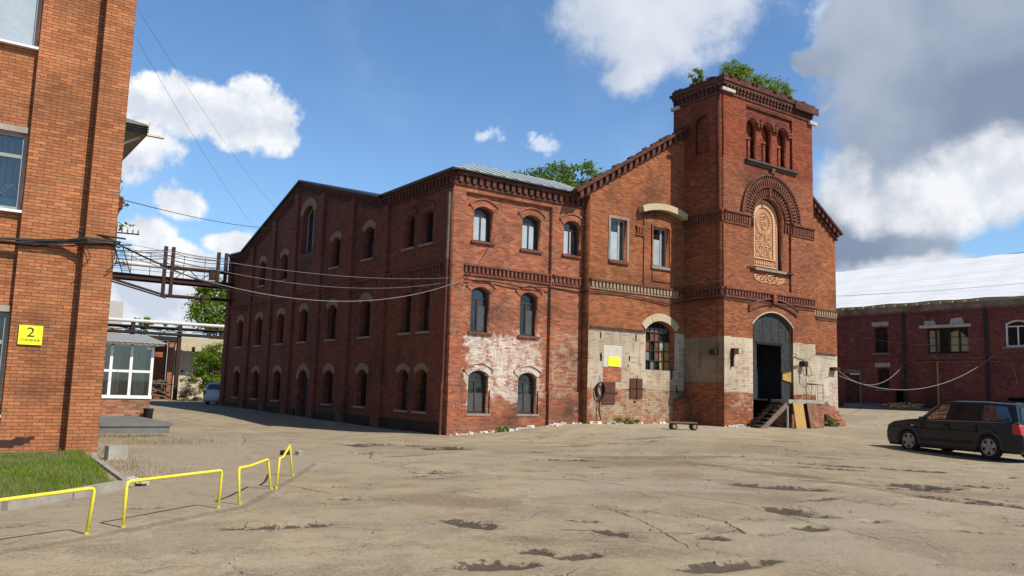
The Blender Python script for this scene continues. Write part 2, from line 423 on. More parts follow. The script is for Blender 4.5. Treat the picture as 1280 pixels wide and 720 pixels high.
m_gable = brick_mat('gable brick', (0.40, 0.138, 0.054), (0.285, 0.085, 0.037), (0.17, 0.09, 0.05), soot=0.68, lime=0.20, rnd=0.60, bleach=0.5, regions=[
    (6.3, 12.2, 1.9, 4.47, 0.2, 0.10, 0.70, (0.56, 0.49, 0.375), 'y'), (6.3, 12.2, 0.3, 2.3, 0.8, 1.0, 0.50, (0.44, 0.37, 0.265), 'y'),
    (18.4, 24.2, 1.0, 4.1, 0.3, 0.12, 0.70, (0.66, 0.60, 0.49), 'y')])
m_tower = brick_mat('tower brick', (0.37, 0.130, 0.056), (0.25, 0.074, 0.036), (0.11, 0.06, 0.04), soot=0.58, lime=0.10, rnd=0.55, upper=12.0, bleach=0.3, regions=[
    (12.0, 18.7, 1.9, 4.31, 0.2, 0.10, 0.70, (0.62, 0.54, 0.41), 'y'), (12.2, 18.7, 0.9, 2.2, 0.8, 0.7, 0.42, (0.52, 0.40, 0.28), 'y'),
    (-2.9, -0.4, 2.3, 4.31, 0.2, 0.10, 0.60, (0.30, 0.25, 0.19), 'x')])  # left cheek: the front's cream made darker, its shade painted in
m_top = brick_mat('tower top brick', (0.30, 0.082, 0.046), (0.20, 0.052, 0.033), (0.11, 0.065, 0.05), soot=0.7, lime=0.05, rnd=0.45)
m_corn = brick_mat('shade-toned cornice brick', (0.165, 0.058, 0.037), (0.105, 0.036, 0.026), (0.09, 0.06, 0.05), soot=0.75, lime=0.08, rnd=0.6)  # darker than the trim brick: the dentils' shadow is put into the colour
m_trim = brick_mat('trim brick', (0.25, 0.082, 0.047), (0.16, 0.046, 0.031), (0.13, 0.085, 0.065), soot=0.65, lime=0.12, rnd=0.5)
m_left = brick_mat('office brick', (0.475, 0.188, 0.080), (0.375, 0.132, 0.055), (0.15, 0.078, 0.046), bw=0.26, bh=0.076, ms=0.007, soot=0.55, lime=0.10, rnd=0.42, bump=1.0)
m_right = brick_mat('warehouse brick', (0.26, 0.058, 0.043), (0.18, 0.041, 0.033), (0.15, 0.09, 0.08), soot=0.6, lime=0.42, rnd=0.5, bleach=0.6, regions=[
    (-25, 25, 1.6, 2.9, 3.0, 0.5, 0.40, (0.30, 0.075, 0.06), 'x')])
m_ruinb = brick_mat('ruin brick', (0.46, 0.15, 0.07), (0.30, 0.08, 0.045), (0.30, 0.2, 0.14), soot=0.6, lime=0.4, rnd=0.6)
m_heap = brick_mat('heap brick', (0.40, 0.12, 0.07), (0.28, 0.07, 0.042), (0.34, 0.26, 0.19), soot=0.5, lime=0.6, rnd=0.7, bump=1.0)
m_paleband = plain('limewashed brick', (0.33, 0.245, 0.155), 0.9, 0.4, 2.0, (0.16, 0.06, 0.04), 0.6)
m_pale = plain('pale render', (0.24, 0.18, 0.112), 0.9, 0.3, 1.6, (0.13, 0.07, 0.045), 0.6)
m_cream = plain('cream lintel', (0.48, 0.40, 0.265), 0.85, 0.28, 2.4, (0.22, 0.15, 0.09), 0.6)
m_sill = plain('sill stone', (0.27, 0.22, 0.175), 0.9, 0.3)
m_dark = plain('soot black', (0.012, 0.011, 0.010), 0.95, 0.3)
m_frame = plain('brown window frame', (0.050, 0.028, 0.024), 0.6, 0.3)
m_greyframe = plain('grey window frame', (0.30, 0.31, 0.30), 0.6, 0.2)
m_whiteframe = plain('white plastic frame', (0.78, 0.79, 0.79), 0.4, 0.06, 3, (0.5, 0.48, 0.44), 0.12, bump=0)
m_glass = glass_dark('dark window glass', (0.010, 0.013, 0.012), 0.03 + .016)
m_glass_sky = glass_dark('sky window glass', (0.055, 0.065, 0.075), 0.36, 0.06)
m_glass_side = glass_dark('side window glass', (0.014, 0.016, 0.019), 0.08)
m_panesheet = plain('pale grey pane sheet', (0.36, 0.42, 0.46), 0.25, 0.18, 1.5, (0.2, 0.22, 0.24), 0.3, spec=0.6, bump=0)  # opaque pale blue-grey, for whole panes and parts of panes
m_clear = glass_clear('clear glass')
m_filmdark = plain('dim curtain behind glass', (0.060, 0.068, 0.066), 0.4, 0.5, 2.5, (0.05, 0.05, 0.05), 0.5, spec=0.6, bump=0)
m_tin = plain('tin roof', (0.40, 0.46, 0.47), 0.45, 0.15, 0.8, (0.28, 0.27, 0.25), 0.3, metal=0.15)
m_tin_dark = plain('dark tin edge', (0.050, 0.054, 0.060), 0.5, 0.3, metal=0.3)
m_roofgrey = plain('grey roof felt', (0.09, 0.09, 0.09), 0.9)
m_rust = plain('rusty sheet', (0.105, 0.036, 0.022), 0.8, 0.35, 4, (0.05, 0.02, 0.015), 0.5)
m_rustdark = plain('rusty steel', (0.050, 0.026, 0.019), 0.75, 0.4, 3, (0.02, 0.014, 0.012), 0.4, metal=0.15)
m_yellow = plain('yellow paint', (0.84, 0.72, 0.06), 0.62, 0.16, 7, (0.26, 0.15, 0.05), 0.62, spec=0.25, bump=0.5)
m_signy = plain('yellow sign plate', (0.86, 0.84, 0.03), 0.5, 0.04, 4, (0.6, 0.55, 0.1), 0.1, bump=0)
m_signtxt = plain('sign lettering', (0.035, 0.035, 0.03), 0.6, 0.1, bump=0)
m_cable = plain('black cable', (0.018, 0.018, 0.019), 0.7, 0.2)
m_cablepale = plain('pale cable', (0.22, 0.21, 0.20), 0.6, 0.2)
m_pipepale = plain('pale pipe', (0.62, 0.60, 0.55), 0.5, 0.2, 1.0, (0.3, 0.2, 0.12), 0.35)
m_wood = plain('weathered wood', (0.17, 0.13, 0.095), 0.9, 0.35, 5)
m_wooddark = plain('dark wood', (0.045, 0.032, 0.024), 0.9, 0.35, 5)
m_ply = plain('yellowed board', (0.42, 0.27, 0.085), 0.8, 0.35, 2.6, (0.16, 0.085, 0.035), 0.6)
m_plybrown = plain('brown board', (0.20, 0.10, 0.055), 0.8, 0.4, 2.6, (0.42, 0.28, 0.14), 0.35)
m_conc = plain('old concrete', (0.33, 0.30, 0.25), 0.92, 0.3, 2.0, (0.16, 0.13, 0.1), 0.4, bump=0.5)
m_concdark = plain('bitumen slab', (0.165, 0.165, 0.158), 0.9, 0.3, 1.4, (0.05, 0.05, 0.048), 0.4, bump=0.4)
m_board = plain('black boards', (0.030, 0.032, 0.034), 0.7, 0.5, 7, (0.09, 0.09, 0.09), 0.3, bump=0.5)
m_gold = plain('gold relief', (0.60, 0.36, 0.205), 0.8, 0.15, 5, (0.46, 0.22, 0.09), 0.45, spec=0.15)
m_terra = plain('terracotta ground', (0.37, 0.17, 0.085), 0.8, 0.2, 3, (0.2, 0.08, 0.04), 0.3)
m_plaster = plain('cream plaster', (0.52, 0.46, 0.33), 0.9, 0.2, 0.7, (0.22, 0.17, 0.11), 0.4)
m_corr = None
m_white = plain('white debris', (0.66, 0.63, 0.57), 0.9, 0.3, 5, (.35, .30, .24), .4)
m_bark = plain('bark', (0.10, 0.075, 0.055), 0.95, 0.3, 6, bump=0.8)
m_leafA = leaf_mat('bright leaves', (0.10, 0.19, 0.016), (0.23, 0.34, 0.035), 0.4)
m_leafB = leaf_mat('blue green leaves', (0.075, 0.15, 0.035), (0.19, 0.28, 0.07), 0.35)
m_leafC = leaf_mat('shrub leaves', (0.13, 0.21, 0.025), (0.26, 0.36, 0.055), 0.4)
m_grass = leaf_mat('grass blades', (0.10, 0.19, 0.014), (0.25, 0.36, 0.04), 0.4)
m_soil = plain('soil', (0.15, 0.115, 0.07), 0.95, 0.35, 4, bump=0.6)

# ------------------------------------------------------------------ ground
def S(v, a, b):
    t = np.clip((np.asarray(v, float) - a) / (b - a), 0, 1); return t*t*(3 - 2*t)
def gz_np(x, y):
    z = 0.45 * S(x, 0.0, 7.0) * S(y, -15.0, -1.5)
    z = z + 0.85 * S(x, 23.5, 35.0) * S(y, -14.0, -2.0)
    z = z + 0.22 * S(y, 4.0, 28.0) * (1 - S(x, 0, 7))
    z = z - 0.11 * S(x, -9, -4) * (1 - S(x, -2.0, -0.1)) * S(y, -3.0, 2.0)*(1 - S(y, 8, 16))
    return z
def gz(x, y): return float(gz_np(x, y))

# dark hollows in the paving: (x, y, long radius, short radius, heading deg, strength, wet)
HOLES = [(-5.05, -4.05, 0.75, 0.42, 10, 1, .2), (-3.5, -5.8, 0.85, 0.5, 0, 1, 1), (-3.85, -4.7, 0.4, 0.25, -60, .8, 0), (-2.6, -10.1, 0.75, 0.28, -35, 1, 0),
    (0.5, -10.3, 2.6, 0.8, -15, .9, 0), (2.2, -10.7, 1.1, 0.35, -15, .8, 0),
    (0.1, -12.4, 0.35, 1.2, 8, .8, 0), (0.0, -14.6, 0.45, 1.5, 8, .95, 0), (-0.35, -16.3, 0.4, 1.1, 20, .9, 0), (-0.95, -18.7, 0.22, 0.8, -10, .9, 0), (-0.75, -19.7, 0.2, 0.7, -15, .85, 0),
    (-2.4, -16.35, 0.95, 0.36, -60, 1, .1), (-2.05, -16.9, 0.35, 0.25, 0, .9, 0), (0.75, -17.4, 0.80, 0.40, -65, 1.1, .9), (0.2, -17.9, 0.4, 0.25, -60, .9, .2), (2.15, -17.95, 0.55, 0.28, -70, .9, .3),
    (-5.1, -18.7, 0.62, 0.26, -85, .9, 0), (-3.15, -17.9, 0.55, 0.12, 5, .8, 0), (-8.1, -19.66, 0.26, 0.14, -70, 1, 0), (-8.96, -18.95, 0.38, 0.15, -78, .9, 0),
    (-9.25, -20.93, 0.60, 0.17, -5, 1, 0), (-11.36, -19.78, 0.42, 0.19, -22, 1.15, 0), (-10.58, -19.4, 0.27, 0.14, -60, 1.1, 0), (-10.2, -17.6, 0.5, 0.2, -75, .8, 0), (-8.68, -18.0, 0.22, 0.1, -50, .9, 0),
    (-7.3, -11.7, 0.6, 0.3, -10, .6, 0), (-12.4, -16.75, 0.75, 0.17, -12, .75, .3), (3.5, -13.6, 1.0, 0.3, -60, .8, 0), (4.4, -15.2, 0.9, 0.25, -70, .8, 0), (5.4, -12.2, 1.1, 0.3, -50, .7, 0),
    (2.6, -14.2, 0.8, 0.25, -60, .8, 0), (6.5, -9.5, 1.3, 0.3, -30, .6, 0), (9.0, -8.3, 1.2, 0.3, -20, .6, 0), (-4.3, -21.0, .3, .1, -60, .7, 0), (-6.3, -18.8, .22, .08, -60, .7, 0), (-7.2, -19.8, .2, .08, -40, .8, 0),
    (-6.0, -8.0, 1.2, .3, 20, .5, 0), (1.0, -6.2, 1.6, .4, -10, .55, 0), (4.5, -6.0, 1.4, .35, -10, .5, 0), (-11.0, -20.6, .5, .12, -20, .6, 0)]
STAINS = [(-9.2, -15.7, 1.6, 0.95, -60, 1), (-11.6, -17.2, 1.0, 0.45, -20, .9), (-4.0, -17.6, 2.0, 1.0, -60, .6), (-1.0, -11.5, 3.5, 1.4, -10, .8), (-4.0, -5.0, 2.2, 1.3, 0, .6), (-2.6, -14.0, 1.5, .8, 30, .6),
    (0.2, -18.5, 2.2, 1.2, -50, .6), (6, -11, 4, 1.5, -30, .6), (-9.5, -20.0, 1.2, .6, -30, .5), (-8, -6, 3, 1.5, 40, .5), (-10.5, -2.5, 1.8, 1.4, 0, .7), (-10.2, -18.9, .9, .5, -40, .6)]
SEAM = [(-16.5, -17.9), (-15.31, -17.2), (-14.5, -16.74), (-14.09, -16.45), (-12.74, -15.4), (-12.37, -15.17), (-11.43, -13.68), (-10.46, -12.1), (-8.9, -9.3)]
LONG = [e for e in HOLES if max(e[2], e[3]) > 1.0]
HOLES = [e for e in HOLES if max(e[2], e[3]) <= 1.0]
_rh = random.Random(77)
for _ in range(70):      # small spalls all over the yard
    _x, _y = _rh.uniform(-14, 12), _rh.uniform(-21.5, -3)
    if _x < -8.5 and _y > -13: continue
    _a = _rh.uniform(.08, .34); HOLES.append((_x, _y, _a, _a*_rh.uniform(.3, .7), _rh.uniform(-80, 20), _rh.uniform(.55, .95), 0))
WALK = [(-30, -20), (-16.5, -17.9), (-15.31, -17.2), (-14.09, -16.45), (-12.74, -15.4), (-12.37, -15.17), (-11.43, -13.68), (-10.46, -12.1), (-8.9, -9.3), (-9.6, -7.6), (-9.02, -4.54), (-7.2, 1.25), (-7.4, 3.2), (-9.3, 3.4), (-13, 3.4), (-13, -5), (-30, -5)]
def poly_mask(x, y, pl):
    c = np.zeros(x.shape, bool); j = len(pl) - 1
    for i in range(len(pl)):
        (xi, yi), (xj, yj) = pl[i], pl[j]
        c ^= ((yi > y) != (yj > y)) & (x < (xj-xi)*(y-yi)/(yj-yi+1e-12)+xi); j = i
    return c
def ell(x, y, e):
    cx, cy, a, b, h = e[:5]; c, s = math.cos(R(h)), math.sin(R(h))
    dx, dy = x - cx, y - cy
    return 1 - np.sqrt(((dx*c + dy*s)/a)**2 + ((-dx*s + dy*c)/b)**2)
def seg_d(x, y, pl):
    d = np.full(x.shape, 1e9)
    for (ax, ay), (bx, by) in zip(pl[:-1], pl[1:]):
        vx, vy = bx-ax, by-ay; t = np.clip(((x-ax)*vx + (y-ay)*vy)/(vx*vx+vy*vy), 0, 1)
        d = np.minimum(d, np.hypot(x-ax-t*vx, y-ay-t*vy))
    return d
def build_ground():
    def axis(a, b, step, far):
        fine = np.arange(a, b + 1e-6, step); g = []; s = step; v = b
        while v < far: s *= 1.25; v += s; g.append(v)
        h = []; s = step; v = a
        while v > -far: s *= 1.25; v -= s; h.append(v)
        return np.array(h[::-1] + list(fine) + g)
    xs = axis(-16.5, 13.0, 0.085, 900); ys = axis(-22.5, 1.0, 0.085, 900)
    X, Y = np.meshgrid(xs, ys); Z = gz_np(X, Y)
    hole = np.full(X.shape, -1.0); wet = np.zeros(X.shape); st = np.full(X.shape, -1.0)
    HS = [(e[0], e[1], e[2]*1.12, e[3]*1.25, e[4], e[5], e[6]) for e in HOLES]
    for e in HS:
        f = ell(X, Y, e); f = np.clip(f, -1, 1) + (e[5] - 1) * 0.35
        hole = np.maximum(hole, f); wet = np.maximum(wet, S(ell(X, Y, e), 0.0, 0.4) * e[6])
    lng = np.full(X.shape, -1.0)
    for e in LONG: lng = np.maximum(lng, np.clip(ell(X, Y, e), -1, 1) + (e[5]-1)*.4)
    walk = poly_mask(X, Y, WALK).astype(float)
    Z = Z + 0.028*walk
    for e in STAINS: st = np.maximum(st, np.clip(ell(X, Y, e), -1, 1) * e[5])
    sm = 1 - seg_d(X, Y, SEAM) / 0.10
    Z = Z - 0.055 * S(hole, 0.0, 0.30)
    # left pavement sits a few centimetres higher than the yard
    Z = Z + 0.004 * np.sin(X*1.3) * np.cos(Y*1.7) + 0.006*np.sin(X*0.6 + Y*0.9)
    nx, ny = len(xs), len(ys)
    me = bpy.data.meshes.new('ground')
    co = np.stack([X, Y, Z], -1).reshape(-1, 3)
    idx = np.arange(nx*ny).reshape(ny, nx)
    fq = np.stack([idx[:-1, :-1], idx[:-1, 1:], idx[1:, 1:], idx[1:, :-1]], -1).reshape(-1, 4)
    me.vertices.add(len(co)); me.vertices.foreach_set('co', co.ravel())
    me.loops.add(fq.size); me.loops.foreach_set('vertex_index', fq.ravel())
    me.polygons.add(len(fq)); me.polygons.foreach_set('loop_start', np.arange(0, fq.size, 4)); me.polygons.foreach_set('loop_total', np.full(len(fq), 4))
    me.polygons.foreach_set('use_smooth', np.ones(len(fq), bool))
    me.update(calc_edges=True)
    for nm, a in (('hole', hole), ('wet', wet), ('stain', st), ('seam', np.clip(sm, -1, 1)), ('long', lng), ('walk', walk)):
        at = me.attributes.new(nm, 'FLOAT', 'POINT'); at.data.foreach_set('value', a.ravel().astype(np.float32))
    t = NT('dusty asphalt'); P = t.pos()
    n0 = t.noise(P, 0.18, 5, 0.6); n1 = t.noise(P, 0.9, 6, 0.65); n2 = t.noise(P, 5.5, 6, 0.7); n3 = t.noise(P, 45, 4, 0.7); n4 = t.noise(P, 160, 2, 0.6)
    c = t.mix(t.ss(n0, 0.35, 0.65), (0.315, 0.255, 0.160), (0.375, 0.305, 0.200))
    c = t.mix(t.mul(t.ss(n1, 0.45, 0.65), 0.62), c, (0.235, 0.188, 0.128))
    nm = t.noise(P, 2.6, 6, 0.72)
    c = t.mix(t.mul(t.ss(nm, 0.53, 0.64), 0.42), c, (0.185, 0.150, 0.105))
    c = t.mix(t.mul(t.sub(1.0, t.ss(nm, 0.36, 0.45)), 0.35), c, (0.42, 0.355, 0.255))
    c = t.mix(t.mul(t.ss(n2, 0.5, 0.72), 0.35), c, (0.215, 0.18, 0.135))
    c = t.mix(t.mul(t.ss(n3, 0.53, 0.68), 0.5), c, (0.18, 0.15, 0.115))
    c = t.mix(t.mul(t.ss(n4, 0.58, 0.72), 0.45), c, (0.44, 0.39, 0.31))
    x, y, z = t.xyz(P)
    # light dusty strip along the foot of the tower and tracks swept along the yard
    sw = t.noise(t.comb(t.mul(t.add(t.mul(x, 0.8), t.mul(y, 0.58)), 0.35), t.mul(t.sub(t.mul(y, 0.8), t.mul(x, 0.58)), 2.2), 0.0), 1.0, 5, 0.65)
    c = t.mix(t.mul(t.ss(sw, 0.52, 0.75), 0.40), c, (0.20, 0.155, 0.105))
    pale = t.mul(t.ss(y, -7, -3), t.ss(x, 3, 8))
    c = t.mix(t.mul(pale, t.mul(t.ss(n1, 0.3, 0.6), 0.5)), c, (0.44, 0.39, 0.31))
    edge = t.add(t.mul(t.sub(n2, 0.5), 1.1), t.mul(t.sub(n3, 0.5), 0.45))
    stm = t.mul(t.ss(t.add(t.attr('stain'), edge), 0.0, 0.55), 0.72)
    c = t.mix(stm, c, t.mix(t.ss(n3, .4, .6), (0.165, 0.115, 0.072), (0.225, 0.165, 0.11)))
    # greyer patches of older asphalt showing aggregate, and the smoother walk beside the rails
    pv = t.n('ShaderNodeTexVoronoi', feature='F1'); pv.inputs['Scale'].default_value = 0.33; pv.inputs['Randomness'].default_value = 1.0
    wv_ = t.n('ShaderNodeVectorMath', operation='ADD'); t.set(wv_.inputs[0], P)
    wn_ = t.n('ShaderNodeTexNoise'); t.set(wn_.inputs['Vector'], P); wn_.inputs['Scale'].default_value = 0.9; wn_.inputs['Detail'].default_value = 4
    sc_ = t.n('ShaderNodeVectorMath', operation='SCALE'); t.set(sc_.inputs[0], wn_.outputs['Color']); sc_.inputs['Scale'].default_value = 2.2
    t.set(wv_.inputs[1], sc_.outputs[0]); t.set(pv.inputs['Vector'], wv_.outputs[0])
    pid = t.xyz(pv.outputs['Color'])[0]
    c = t.mix(t.mul(t.ss(pid, 0.45, 0.55), 0.42), c, (0.235, 0.195, 0.138))
    c = t.mix(t.mul(t.ss(pid, 0.80, 0.84), 0.40), c, (0.37, 0.32, 0.235))
    agg = t.n('ShaderNodeTexVoronoi', feature='F1'); agg.inputs['Scale'].default_value = 38; t.set(agg.inputs['Vector'], P)
    ag = t.xyz(agg.outputs['Color'])[1]
    c = t.mix(t.mul(t.ss(ag, 0.70, 0.78), t.mul(t.ss(n1, 0.36, 0.6), 0.55)), c, (0.13, 0.11, 0.085))
    c = t.mix(t.mul(t.ss(ag, 0.93, 0.96), 0.5), c, (0.46, 0.42, 0.35))
    c = t.mix(t.mul(t.attr('walk'), 0.55), c, t.mix(t.ss(n2, .4, .65), (0.315, 0.270, 0.195), (0.255, 0.218, 0.158)))
    lm_ = t.ss(t.add(t.attr('long'), t.add(edge, t.mul(t.sub(t.noise(P, 1.4, 5, .65), 0.5), 1.8))), 0.0, 0.30)
    c = t.mix(t.mul(lm_, 0.62), c, t.mix(t.ss(n3, .4, .65), (0.105, 0.078, 0.053), (0.165, 0.125, 0.085)))
    edge2 = t.add(t.add(t.mul(t.sub(n2, 0.5), 1.5), t.mul(t.sub(n3, 0.5), 0.7)), t.mul(t.sub(t.noise(P, 2.2, 5, .65), 0.5), 1.6))
    hm = t.ss(t.add(t.attr('hole'), edge2), 0.06, 0.15)
    hm0 = t.ss(t.add(t.attr('hole'), edge), -0.25, 0.2)
    c = t.mix(t.mul(hm0, 0.35), c, (0.16, 0.125, 0.088))
    hc = t.mix(t.ss(t.add(n3, t.mul(n4, .4)), 0.55, 0.85), (0.048, 0.037, 0.028), (0.115, 0.090, 0.064))
    c = t.mix(t.mul(hm, 0.95), c, hc)
    c = t.mix(t.mul(t.ss(t.add(t.attr('seam'), t.mul(edge, 0.9)), 0.25, 0.8), 0.55), c, (0.12, 0.095, 0.07))  # walk edge line: dirt and the low step's shadow, both painted
    # hairline cracks, only in worn parts
    vo = t.n('ShaderNodeTexVoronoi', feature='DISTANCE_TO_EDGE'); vo.inputs['Scale'].default_value = 0.55
    dv = t.n('ShaderNodeVectorMath', operation='ADD'); t.set(dv.inputs[0], P)
    nd = t.n('ShaderNodeTexNoise'); t.set(nd.inputs['Vector'], P); nd.inputs['Scale'].default_value = 1.6; nd.inputs['Detail'].default_value = 5
    t.set(dv.inputs[1], nd.outputs['Color']); t.set(vo.inputs['Vector'], dv.outputs[0])
    cr = t.mul(t.sub(1, t.ss(vo.outputs['Distance'], 0.002, 0.010)), t.ss(n1, 0.46, 0.62))
    c = t.mix(t.mul(cr, 0.65), c, (0.075, 0.06, 0.045))
    wet = t.mul(t.attr('wet'), hm)
    c = t.mix(t.mul(wet, 0.75), c, (0.022, 0.018, 0.014))
    rough = t.sub(0.93, t.mul(t.ss(wet, 0.35, 0.7), 0.80))
    hgt = t.add(t.add(t.mul(n3, 0.6), t.mul(n4, 0.35)), t.add(t.mul(n2, 1.0), t.mul(cr, -1.2)))
    hgt = t.mul(hgt, t.sub(1, t.ss(wet, 0.3, 0.6)))
    t.bsdf(c, rough, t.bump(hgt, 0.75, 0.02), spec=0.25)
    g = mesh_obj('ground', me, t.m); tag(g, 'dusty patched asphalt yard with potholes', 'ground', kind='structure')
build_ground()

# long drawn-out cracks and joints in the yard : ribbons a few mm above it
def cracks():
    mb = MB(); rnd = random.Random(3)
    lines = [[(-5.09, -14.04), (-5.34, -16.23), (-5.13, -17.94), (-5.85, -19.6), (-6.32, -21.02)], [(-7.4, -16.9), (-7.9, -18.27), (-8.97, -20.25)], [(-9.9, -12.2), (-7.5, -13.0), (-5.1, -14.04)],
             [(-7.43, 3.15), (-7.19, 1.25)], [(-7.19, 1.25), (-7.9, -1.5), (-9.02, -4.54), (-9.7, -6.5)], [(-4.6, -18.3), (-5.1, -18.7), (-5.1, -19.3)], [(-3.6, -6.4), (-2.6, -7.3), (-1.2, -9.2)],
             [(-8.05, -19.4), (-8.9, -18.9), (-9.6, -18.3)], [(-0.2, -12.2), (0.6, -13.4), (0.1, -15.3), (-0.6, -16.9), (-1.0, -18.8), (-0.7, -20.2)], [(1.5, -14.2), (1.1, -15.4), (1.9, -16.2)], [(2.3, -15), (3.2, -16.6), (2.6, -17.4)],
             [(-7.5, -12.3), (-7.2, -11.5), (-6.8, -11.4)], [(-6.6, -17.5), (-6.9, -18.9), (-7.6, -19.9)], [(-12.9, -7.6), (-11.4, -8.3), (-9.9, -7.7)], [(-10.6, -14.2), (-11.2, -11.4), (-11.7, -9.2)], [(4, -8.5), (6, -10), (8.3, -10.2)],
             [(-1.6, -3.0), (1.4, -4.8), (4.5, -5.3)], [(-6.1, -6.4), (-7.2, -8.5), (-7.0, -10.3)]]
    for pl in lines:
        pts = []
        for a, b in zip(pl[:-1], pl[1:]):
            n = max(3, int(math.dist(a, b) / 0.12))
            for i in range(n):
                f = i / n; pts.append((a[0]+(b[0]-a[0])*f + rnd.uniform(-.03, .03), a[1]+(b[1]-a[1])*f + rnd.uniform(-.03, .03)))
        prev = None
        for i in range(len(pts) - 1):
            d = Vector((pts[i+1][0]-pts[i][0], pts[i+1][1]-pts[i][1], 0)).normalized(); nrm = Vector((-d.y, d.x, 0))
            w = 0.004 + 0.012 * max(0, mnoise.noise(Vector((pts[i][0]*1.7, pts[i][1]*1.7, 0.5))) + 0.35)
            p = Vector((pts[i][0], pts[i][1], gz(*pts[i]) + 0.008))
            cur = (p - nrm*w, p + nrm*w)
            if prev: mb.add([prev[0], prev[1], cur[1], cur[0]], [(0, 1, 2, 3)])
            prev = cur
    o = mb.build('pavement_cracks', plain('crack dirt', (0.085, 0.066, 0.048), 0.95, 0.3))
    tag(o, 'long open cracks and joints running across the dusty asphalt yard', 'cracks', kind='stuff')
cracks()

# ------------------------------------------------------------------ windows
def window(bld, fn, u0, u1, v0, v1, rise, recess=0.22, frame=m_frame, glass=m_glass, arch=None, arch_h=0.26, sill=m_sill, bars='cas', film=None, filmmat=None, name='window', sill_h=0.09, fw_=0.06, proud=0.03):
    """frame with casements, pane behind, sill and brick arch in front; all parts of one building"""
    fr = MB(); w0, w1 = recess, recess + 0.07
    outer = arch_poly(u0 + 0.004, u1 - 0.004, v0 + 0.004, v1 - 0.004, rise); inner = arch_poly(u0 + fw_, u1 - fw_, v0 + fw_, v1 - fw_, rise * 0.85)
    n = len(outer)
    for i in range(n):
        j = (i + 1) % n
        fr.prism([outer[i], outer[j], inner[j], inner[i]], fn, w0, w1)
    spring = v1 - rise; um = (u0 + u1) / 2; h = v1 - v0
    def rect(a, b, c, d, k0=w0 + .008, k1=w1 - .008): fr.prism([(a, c), (b, c), (b, d), (a, d)], fn, k0, k1)
    tz = v0 + h * 0.76
    if bars == 'cas':
        rect(u0 + fw_, u1 - fw_, tz - .03, tz + .03); rect(um - .035, um + .035, v0 + fw_, tz - .03)
    elif bars == 'one':
        rect(um - .03, um + .03, v0 + fw_, v1 - fw_)
    elif bars == 'two':
        rect(um + (u1-u0)*.16 - .05, um + (u1-u0)*.16 + .05, v0 + fw_, v1 - fw_)
    o = fr.build(name, frame, bld)
    pn = MB(); pn.prism(arch_poly(u0 + .02, u1 - .02, v0 + .02, v1 - .02, rise), fn, recess + .045, recess + .055)
    pn.build('pane', glass, o)
    if film:
        a, b, c, d = film
        f = MB(); f.prism([(u0 + (u1-u0)*a, v0 + h*c), (u0 + (u1-u0)*b, v0 + h*c), (u0 + (u1-u0)*b, v0 + h*d), (u0 + (u1-u0)*a, v0 + h*d)], fn, recess + .030, recess + .036)
        f.build('blind', filmmat or m_panesheet, o)  # flat opaque sheet across part of the pane, in front of it
    if sill:
        s = MB(); s.prism([(u0 - .10, v0 - sill_h), (u1 + .10, v0 - sill_h), (u1 + .10, v0 - .003), (u0 - .10, v0 - .003)], fn, -.09, recess - .004)
        s.build('sill', sill, o)
    if arch:
        a = MB(); ins = arc_pts(u0 - .02, u1 + .02, v1 + .02, max(rise, .05), 9); outs = arc_pts(u0 - .02, u1 + .02, v1 + .02, max(rise, .05), 9, arch_h)
        a.strip(ins, outs, fn, -proud, .05)
        if arch in (m_trim, m_wing):
            i2 = arc_pts(u0 - .02, u1 + .02, v1 + .02, max(rise, .05), 9, arch_h + .004); o2 = arc_pts(u0 - .02, u1 + .02, v1 + .02, max(rise, .05), 9, arch_h + .07)
            a.strip(i2, o2, fn, -.075, .05)
        a.build('window_arch', arch, o)
    return o

def dentils(fn, u0, u1, v0, v1, pitch, wid, d, mb=None, slope=0.0, vu0=None):
    mb = mb or MB(); n = max(1, int((u1 - u0) / pitch)); p = (u1 - u0) / n
    for i in range(n):
        a = u0 + p*i + (p - wid)/2; dz = slope * (a - u0)
        mb.prism([(a, v0 + dz), (a + wid, v0 + dz + slope*wid), (a + wid, v1 + dz + slope*wid), (a, v1 + dz)], fn, -d, 0.02)
    return mb
def slab(fn, u0, u1, v0, v1, d, mb, slope=0.0):
    k = slope * (u1 - u0)
    return mb.prism([(u0, v0), (u1, v0 + k), (u1, v1 + k), (u0, v1)], fn, -d, 0.02)

# ================================================================== MAIN FACTORY
fac = thing('brick_factory', 'old red brick factory with square tower, arched windows and whitewashed patches', 'building', (0, 0, 0))
WALL_T = 0.45
# ---- side facade (faces -X, plane x=0), y 0 .. 28
sideF = SD(0.0)
def side_top(y):
    pts = [(0, 10.0), (6.2, 10.0), (15.87, 12.55), (25.3, 9.75), (28.0, 9.85)]
    for (a, za), (b, zb) in zip(pts[:-1], pts[1:]):
        if a <= y <= b: return za + (zb-za)*(y-a)/(b-a)
    return 9.8
SW = []   # y0,y1,z0,z1,rise,row
for yc in (2.03, 3.55):
    SW += [(yc-.43, yc+.43, 0.80, 2.42, .17, 'w1'), (yc-.40, yc+.40, 3.92, 5.60, .17, 'w2'), (yc-.42, yc+.42, 7.43, 8.80, .17, 'w3')]
for yc in (7.38, 11.05, 18.05, 21.6, 25.1):
    w = .50
    SW.append((yc-w, yc+w, 0.83, 2.42, .22, 'g1')); SW.append((yc-w, yc+w, 3.90, 5.56, .22, 'g2'))
    if yc < 25: SW.append((yc-w, yc+w, 7.42, 8.88, .22, 'g3'))
SW.append((14.2, 15.2, 3.9, 5.6, .22, 'g2'))
BIG = (14.05, 15.65, 8.55, 11.1, .5)
DOOR = (13.65, 14.95, 0.10, 2.44, .5)
holes = [arch_poly(a, b, c, d, r) for a, b, c, d, r, _ in SW] + [arch_poly(*BIG), arch_poly(DOOR[0], DOOR[1], 0.10, DOOR[3], DOOR[4])]
